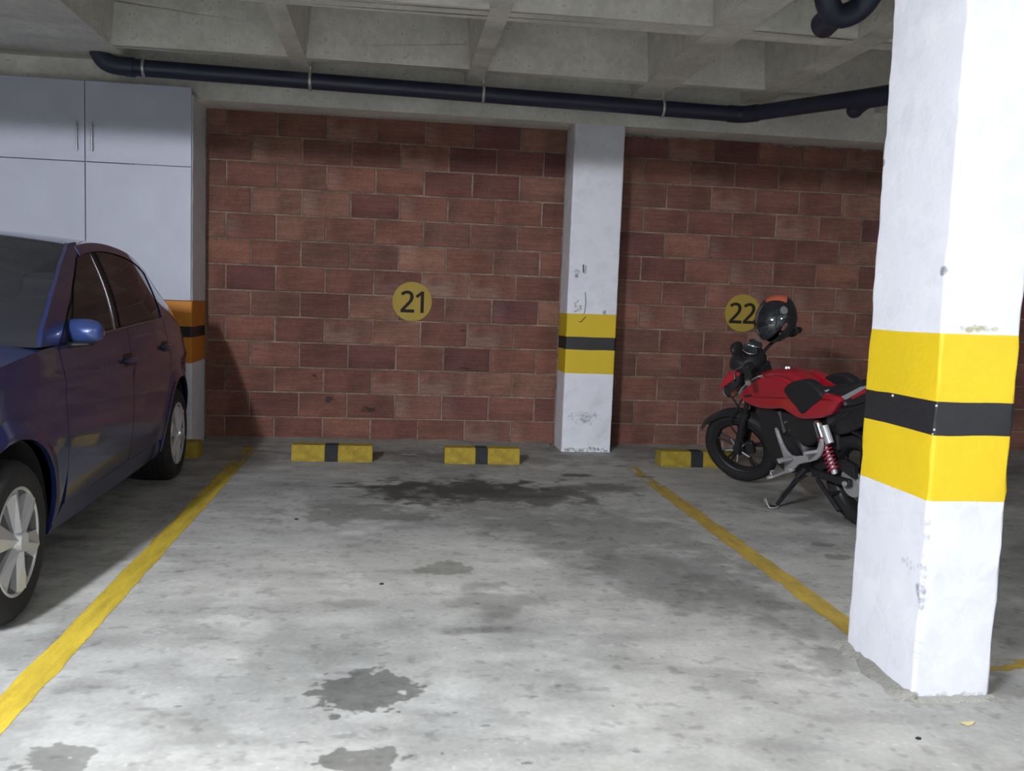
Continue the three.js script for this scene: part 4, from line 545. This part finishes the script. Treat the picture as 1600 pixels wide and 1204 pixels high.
  const tail = sym('tail_fairing', smooth([[0.06, 0.735], [-0.04, 0.775], [-0.2, 0.828], [-0.40, 0.90], [-0.47, 0.905], [-0.42, 0.84], [-0.28, 0.78], [-0.1, 0.72], [0.0, 0.705]], 3), 0.05, 0.112, blk, 0.016);
  sym('tail_stripe', [[0.055, 0.74], [-0.03, 0.768], [-0.2, 0.845], [-0.40, 0.912], [-0.40, 0.888], [-0.2, 0.822], [-0.06, 0.752], [0.03, 0.722]], 0.09, 0.119, grey, 0.004);
  sym('tail_flash', [[-0.07, 0.772], [-0.2, 0.826], [-0.36, 0.875], [-0.36, 0.85], [-0.2, 0.80], [-0.1, 0.755]], 0.08, 0.116, red, 0.004);
  sym('side_panel', smooth([[0.16, 0.66], [0.02, 0.70], [-0.2, 0.76], [-0.34, 0.80], [-0.30, 0.70], [-0.12, 0.60], [0.06, 0.53], [0.15, 0.56]], 3), 0.04, 0.095, blk, 0.014);
  add('wheel_hugger', [extr([...Array.from({ length: 15 }, (_, i) => { const a = (15 + i * 9) * Math.PI / 180; return [Math.cos(a) * 0.30, 0.268 + Math.sin(a) * 0.30]; }), ...Array.from({ length: 15 }, (_, i) => { const a = (141 - i * 9) * Math.PI / 180; return [Math.cos(a) * 0.285, 0.268 + Math.sin(a) * 0.285]; })], 0.15, 0.002).translate(0, 0, -0.075), rbox(0.10, 0.24, 0.42, 0.62, -0.07, 0.07, 0.02)], blk);
  add('grab_rail', tube([[-0.2, 0.85, -0.13], [-0.36, 0.91, -0.13], [-0.45, 0.94, -0.08], [-0.45, 0.94, 0.08], [-0.36, 0.91, 0.13], [-0.2, 0.85, 0.13]], 0.011, 30, 10), blk);
  add('tail_light', rbox(-0.48, -0.44, 0.84, 0.90, -0.07, 0.07, 0.015), phy({ color: lin(0.35, 0.01, 0.01), roughness: 0.2, clearcoat: 1 }));
  add('rear_mudguard', [extr([[-0.02, 0.70], [-0.30, 0.76], [-0.42, 0.80], [-0.50, 0.62], [-0.48, 0.61], [-0.40, 0.74], [-0.30, 0.70], [-0.02, 0.62]], 0.14, 0.01).translate(0, 0, -0.07), rbox(-0.525, -0.51, 0.52, 0.66, -0.09, 0.09, 0.004).rotateZ(-0.0)], blk);
  // frame, engine
  add('frame', [tube([[0.90, 0.72, 0], [0.84, 0.55, 0], [0.80, 0.40, 0], [0.72, 0.28, 0]], 0.022, 20, 10), ...[-1, 1].flatMap((s) => [tube([[0.88, 0.74, 0.02 * s], [0.6, 0.66, 0.07 * s], [0.3, 0.62, 0.085 * s], [0.22, 0.42, 0.085 * s], [0.25, 0.27, 0.08 * s]], 0.018, 24, 8), tube([[0.3, 0.66, 0.085 * s], [0.0, 0.68, 0.09 * s], [-0.35, 0.80, 0.07 * s]], 0.015, 16, 8), tube([[0.24, 0.45, 0.085 * s], [0.08, 0.60, 0.09 * s], [-0.05, 0.68, 0.09 * s]], 0.014, 14, 8)])], blk);
  const eng = add('engine', [loft([{ c: [0.48, 0.36, -0.13], a: 0.10, b: 0.085 }, { c: [0.48, 0.36, -0.115], a: 0.14, b: 0.11 }, { c: [0.49, 0.36, -0.06], a: 0.17, b: 0.13 }, { c: [0.49, 0.36, 0.08], a: 0.17, b: 0.13 }, { c: [0.50, 0.35, 0.13], a: 0.13, b: 0.11 }, { c: [0.50, 0.35, 0.145], a: 0.08, b: 0.07 }], [1, 0, 0], [0, 1, 0], 28), rbox(0.30, 0.62, 0.42, 0.54, -0.08, 0.08, 0.03)], blk);
  add('engine_cowl', [extr(smooth([[0.84, 0.60], [0.82, 0.47], [0.76, 0.33], [0.66, 0.24], [0.52, 0.22], [0.48, 0.34], [0.55, 0.46], [0.60, 0.60]], 3), 0.20, 0.03, 3).translate(0, 0, -0.10)], blk, eng);
  add('cylinder_head', rbox(-0.06, 0.06, -0.01, 0.16, -0.075, 0.075, 0.02).rotateZ(-0.45).translate(0.64, 0.50, 0), blk, eng);
  for (let k = 0; k < 6; k++) add('cooling_fin', rbox(-0.075, 0.075, k * 0.02, k * 0.02 + 0.006, -0.09, 0.09, 0.002).rotateZ(-0.45).translate(0.63, 0.47, 0), matt, eng);
  add('clutch_cover', new THREE.CylinderGeometry(0.07, 0.08, 0.02, 28).rotateX(Math.PI / 2).translate(0.42, 0.35, -0.135), matt, eng);
  add('carburettor', [rod([0.38, 0.52, 0], [0.46, 0.54, 0], 0.035), rbox(0.33, 0.43, 0.46, 0.52, -0.05, 0.05, 0.015)], matt); sym('air_box_cover', smooth([[0.56, 0.59], [0.50, 0.47], [0.40, 0.42], [0.28, 0.44], [0.2, 0.53], [0.24, 0.61], [0.40, 0.60]], 3), 0.06, 0.115, blk, 0.015);
  add('bolt', new THREE.CylinderGeometry(0.012, 0.012, 0.01, 12).rotateX(Math.PI / 2).translate(-0.045, 0.725, -0.114), M.chrome); add('bolt', new THREE.CylinderGeometry(0.008, 0.008, 0.01, 10).rotateX(Math.PI / 2).translate(0.505, 0.545, -0.118), M.chrome); add('bolt', new THREE.CylinderGeometry(0.006, 0.006, 0.01, 10).rotateX(Math.PI / 2).translate(0.47, 0.50, -0.118), M.chrome);
  // exhaust on the far side
  add('exhaust_pipe', tube([[0.70, 0.52, 0.05], [0.80, 0.44, 0.08], [0.74, 0.28, 0.10], [0.5, 0.20, 0.12], [0.2, 0.22, 0.15], [0.0, 0.30, 0.17]], 0.02, 36, 12), alu); add('silencer', rod([0.02, 0.29, 0.17], [-0.42, 0.46, 0.19], 0.045, 0.05, 20), blk);
  // left side: foot peg bracket, pegs, gear lever, stand
  add('peg_bracket', extr(smooth([[0.535, 0.515], [0.515, 0.50], [0.47, 0.42], [0.40, 0.37], [0.30, 0.385], [0.20, 0.41], [0.14, 0.46], [0.112, 0.515], [0.098, 0.505], [0.11, 0.44], [0.16, 0.385], [0.26, 0.35], [0.33, 0.325], [0.38, 0.285], [0.43, 0.262], [0.47, 0.27], [0.46, 0.32], [0.49, 0.40], [0.525, 0.47]], 2), 0.02, 0.005, 2).translate(0, 0, -0.178), alu);
  add('rider_peg', [rod([0.395, 0.345, -0.16], [0.375, 0.355, -0.27], 0.014, 0.013, 12), rbox(0.36, 0.41, 0.352, 0.364, -0.265, -0.18, 0.004)], alu); add('passenger_peg', [rod([0.15, 0.435, -0.17], [0.145, 0.44, -0.26], 0.012, 0.012, 10)], alu);
  add('gear_lever', [tube([[0.38, 0.285, -0.17], [0.44, 0.262, -0.185], [0.50, 0.235, -0.19], [0.555, 0.212, -0.195]], 0.009, 16, 8), rod([0.555, 0.212, -0.185], [0.558, 0.211, -0.235], 0.011, 0.011, 10), rod([0.40, 0.28, -0.175], [0.40, 0.28, -0.20], 0.015, 0.015, 12), tube([[0.55, 0.25, -0.19], [0.59, 0.235, -0.19], [0.57, 0.205, -0.19]], 0.006, 10, 6)], alu);
  const toLocal = (x, y, z) => { const d = V3(x, y, z).sub(bike.position); return [d.dot(u), d.dot(up), d.dot(right)]; };
  const foot = toLocal(2.888, 0.02, 2.25); const sst = add('side_stand', [rod([0.36, 0.285, -0.10], [0.40, 0.23, -0.135], 0.022, 0.02, 12), rod([0.37, 0.27, -0.11], foot, 0.018, 0.013, 12), tube([[0.33, 0.25, -0.12], [0.42, 0.18, -0.17], [(0.42 + foot[0]) / 2, (0.18 + foot[1]) / 2, (-0.19 + foot[2]) / 2 - 0.01]], 0.007, 12, 6)], blk);
  { const q = [[2.888, 0.010, 2.25], [2.84, 0.010, 2.215], [2.815, 0.03, 2.23], [2.812, 0.055, 2.245], [2.822, 0.010, 2.29], [2.87, 0.010, 2.285], [2.893, 0.012, 2.255]].map((p) => toLocal(...p)); add('stand_foot', tube(q, 0.005, 30, 6), alu, sst); add('foot_pad', extr([[2.82, -2.285], [2.88, -2.28], [2.89, -2.24], [2.83, -2.225]].map(([a, b]) => [a - 2.855, b + 2.255]), 0.006, 0.001).rotateX(-Math.PI / 2).applyMatrix4(new THREE.Matrix4().makeRotationFromQuaternion(bike.quaternion.clone().invert())).translate(...toLocal(2.855, 0.007, 2.255)), blk, sst); }
  add('centre_stand', [rod([0.26, 0.24, -0.10], [0.06, 0.10, -0.12], 0.013), rod([0.26, 0.24, 0.10], [0.06, 0.10, 0.12], 0.013), rod([0.16, 0.17, -0.11], [0.16, 0.17, 0.11], 0.01)], blk);
  // swing arm, chain guard, shocks
  add('swing_arm', [-1, 1].flatMap((s) => [rbox(-0.03, 0.30, 0.25, 0.295, s * 0.10 - 0.014, s * 0.10 + 0.014, 0.008)]).concat([rod([0.27, 0.272, -0.1], [0.27, 0.272, 0.1], 0.02)]), blk); add('axle_nut', rod([0, 0.268, -0.125], [0, 0.268, 0.125], 0.016, 0.016, 8), alu);
  add('chain_guard', extr([[0.30, 0.33], [0.02, 0.40], [-0.06, 0.38], [-0.06, 0.30], [0.06, 0.335], [0.28, 0.295]], 0.035, 0.005).translate(0, 0, -0.10), blk); add('rear_sprocket', [new THREE.CylinderGeometry(0.085, 0.085, 0.006, 32).rotateX(Math.PI / 2).translate(0, 0.268, -0.07), new THREE.CylinderGeometry(0.055, 0.055, 0.03, 24).rotateX(Math.PI / 2).translate(0, 0.268, -0.06)], alu);
  for (const s of [-1, 1]) {
    const a = V3(0.185, 0.575, s * 0.125), b = V3(0.062, 0.30, s * 0.125), d = b.clone().sub(a), P = (t) => a.clone().addScaledVector(d, t).toArray();
    const sh = add('shock_absorber', [rod(P(0.18), P(0.96), 0.011, 0.011), rod(P(0.6), P(0.95), 0.017, 0.017)], alu);
    const ax = d.clone().normalize(), e1 = V3(0, 0, 1), e2 = ax.clone().cross(e1).normalize(); const pts = []; for (let i = 0; i <= 150; i++) { const t = i / 150, w = t * Math.PI * 2 * 9, c = a.clone().addScaledVector(d, 0.24 + 0.66 * t).addScaledVector(e1, Math.cos(w) * 0.027).addScaledVector(e2, Math.sin(w) * 0.027); pts.push(c); }
    add('spring', tube(pts, 0.0062, 300, 6), springRed, sh); add('upper_cap', [rod(P(-0.02), P(0.24), 0.026, 0.029, 18), new THREE.SphereGeometry(0.026, 16, 10).translate(...P(-0.02))], M.chrome, sh);
    const o = [-0.062, 0.012, s * 0.012]; const Q = (t) => P(t).map((v, i) => v + o[i]); add('gas_reservoir', [rod(Q(0.02), Q(0.36), 0.024, 0.024, 18), rod(P(0.05), Q(0.05), 0.013, 0.013)], alu, sh);
  }
}
// ------------------------------------------------------------------ helmet hung over the far handlebar mirror
{
  const hel = thing('helmet', 'black full face helmet with orange top hung on the motorcycle handlebar', 'helmet', null, [HEL[0], HEL[1], HEL[2]]);
  const shell = phy({ color: lin(0.012, 0.012, 0.017), roughness: 0.28, clearcoat: 1, clearcoatRoughness: 0.08 }), org = phy({ color: lin(0.62, 0.14, 0.075), roughness: 0.4, clearcoat: 0.8 }), lining = std({ color: lin(0.02, 0.02, 0.022), roughness: 1 });
  const E = (ph, th, k = 1) => { const s = Math.sin(th), y = Math.cos(th); const fl = y < 0 ? 1 + 0.12 * y : 1; return V3(0.118 * k * s * Math.cos(ph) * fl, 0.125 * k * y, 0.148 * k * s * Math.sin(ph) * fl + 0.006 * (1 - y)); };   // face looks along local +z
  const patch = (ph0, ph1, th0, th1, k, nu = 32, nv = 20, thick = 0) => { const pos = [], idx = []; for (let j = 0; j <= nv; j++) for (let i = 0; i <= nu; i++) { const v = E(ph0 + (ph1 - ph0) * i / nu, th0 + (th1 - th0) * j / nv, k); pos.push(v.x, v.y, v.z); } for (let j = 0; j < nv; j++) for (let i = 0; i < nu; i++) { const a = j * (nu + 1) + i, b = a + 1, c = a + nu + 1, d = c + 1; idx.push(a, b, c, b, d, c); } const g = new THREE.BufferGeometry(); g.setAttribute('position', new THREE.Float32BufferAttribute(pos, 3)); g.setIndex(idx); g.computeVertexNormals(); return g; };
  const P = Math.PI, ds = (m) => { m.side = THREE.DoubleSide; return m; };
  mesh('shell', [patch(0, 2 * P, 0, 1.22, 1, 48, 16), patch(P * 0.9, P * 2.1, 1.22, 2.35, 1, 40, 16)], ds(shell), hel);
  mesh('chin_bar', [patch(-0.1 * P, 1.1 * P, 1.85, 2.35, 1.02, 40, 8)], ds(shell.clone()), hel);
  mesh('liner', [patch(0, 2 * P, 0.1, 1.3, 0.93, 32, 10), patch(P * 0.9, P * 2.1, 1.2, 2.3, 0.93, 32, 10)], ds(lining), hel);
  mesh('orange_crown', patch(P * 1.14, P * 1.86, 0.30, 1.30, 1.012, 32, 12), ds(org), hel);
  mesh('visor', patch(0.03 * P, 0.97 * P, 0.98, 1.62, 1.045, 36, 10), ds(phy({ color: lin(0.02, 0.024, 0.028), roughness: 0.08, clearcoat: 1 })), hel);
  for (const s of [0, P]) mesh('visor_pivot', new THREE.CylinderGeometry(0.022, 0.024, 0.012, 20).rotateZ(P / 2).translate(...E(s, 1.3, 1.03).toArray()), std({ color: lin(0.5, 0.5, 0.52), metalness: 0.8, roughness: 0.3 }), hel);
  mesh('peak', patch(0.12 * P, 0.88 * P, 0.80, 0.99, 1.06, 24, 4), ds(shell.clone()), hel);
  mesh('chin_strap', tube([E(0, 2.2, 0.95), E(0.2, 2.75, 0.95).add(V3(0, -0.03, 0)), E(2.9, 2.75, 0.95).add(V3(0, -0.03, 0)), E(P, 2.2, 0.95)], 0.007, 20, 6), lining, hel);
  hel.rotation.set(0, -1.25, 1.0, 'ZYX'); hel.scale.setScalar(1.08);
}

scene.updateMatrixWorld(true);
renderer.render(scene, camera);
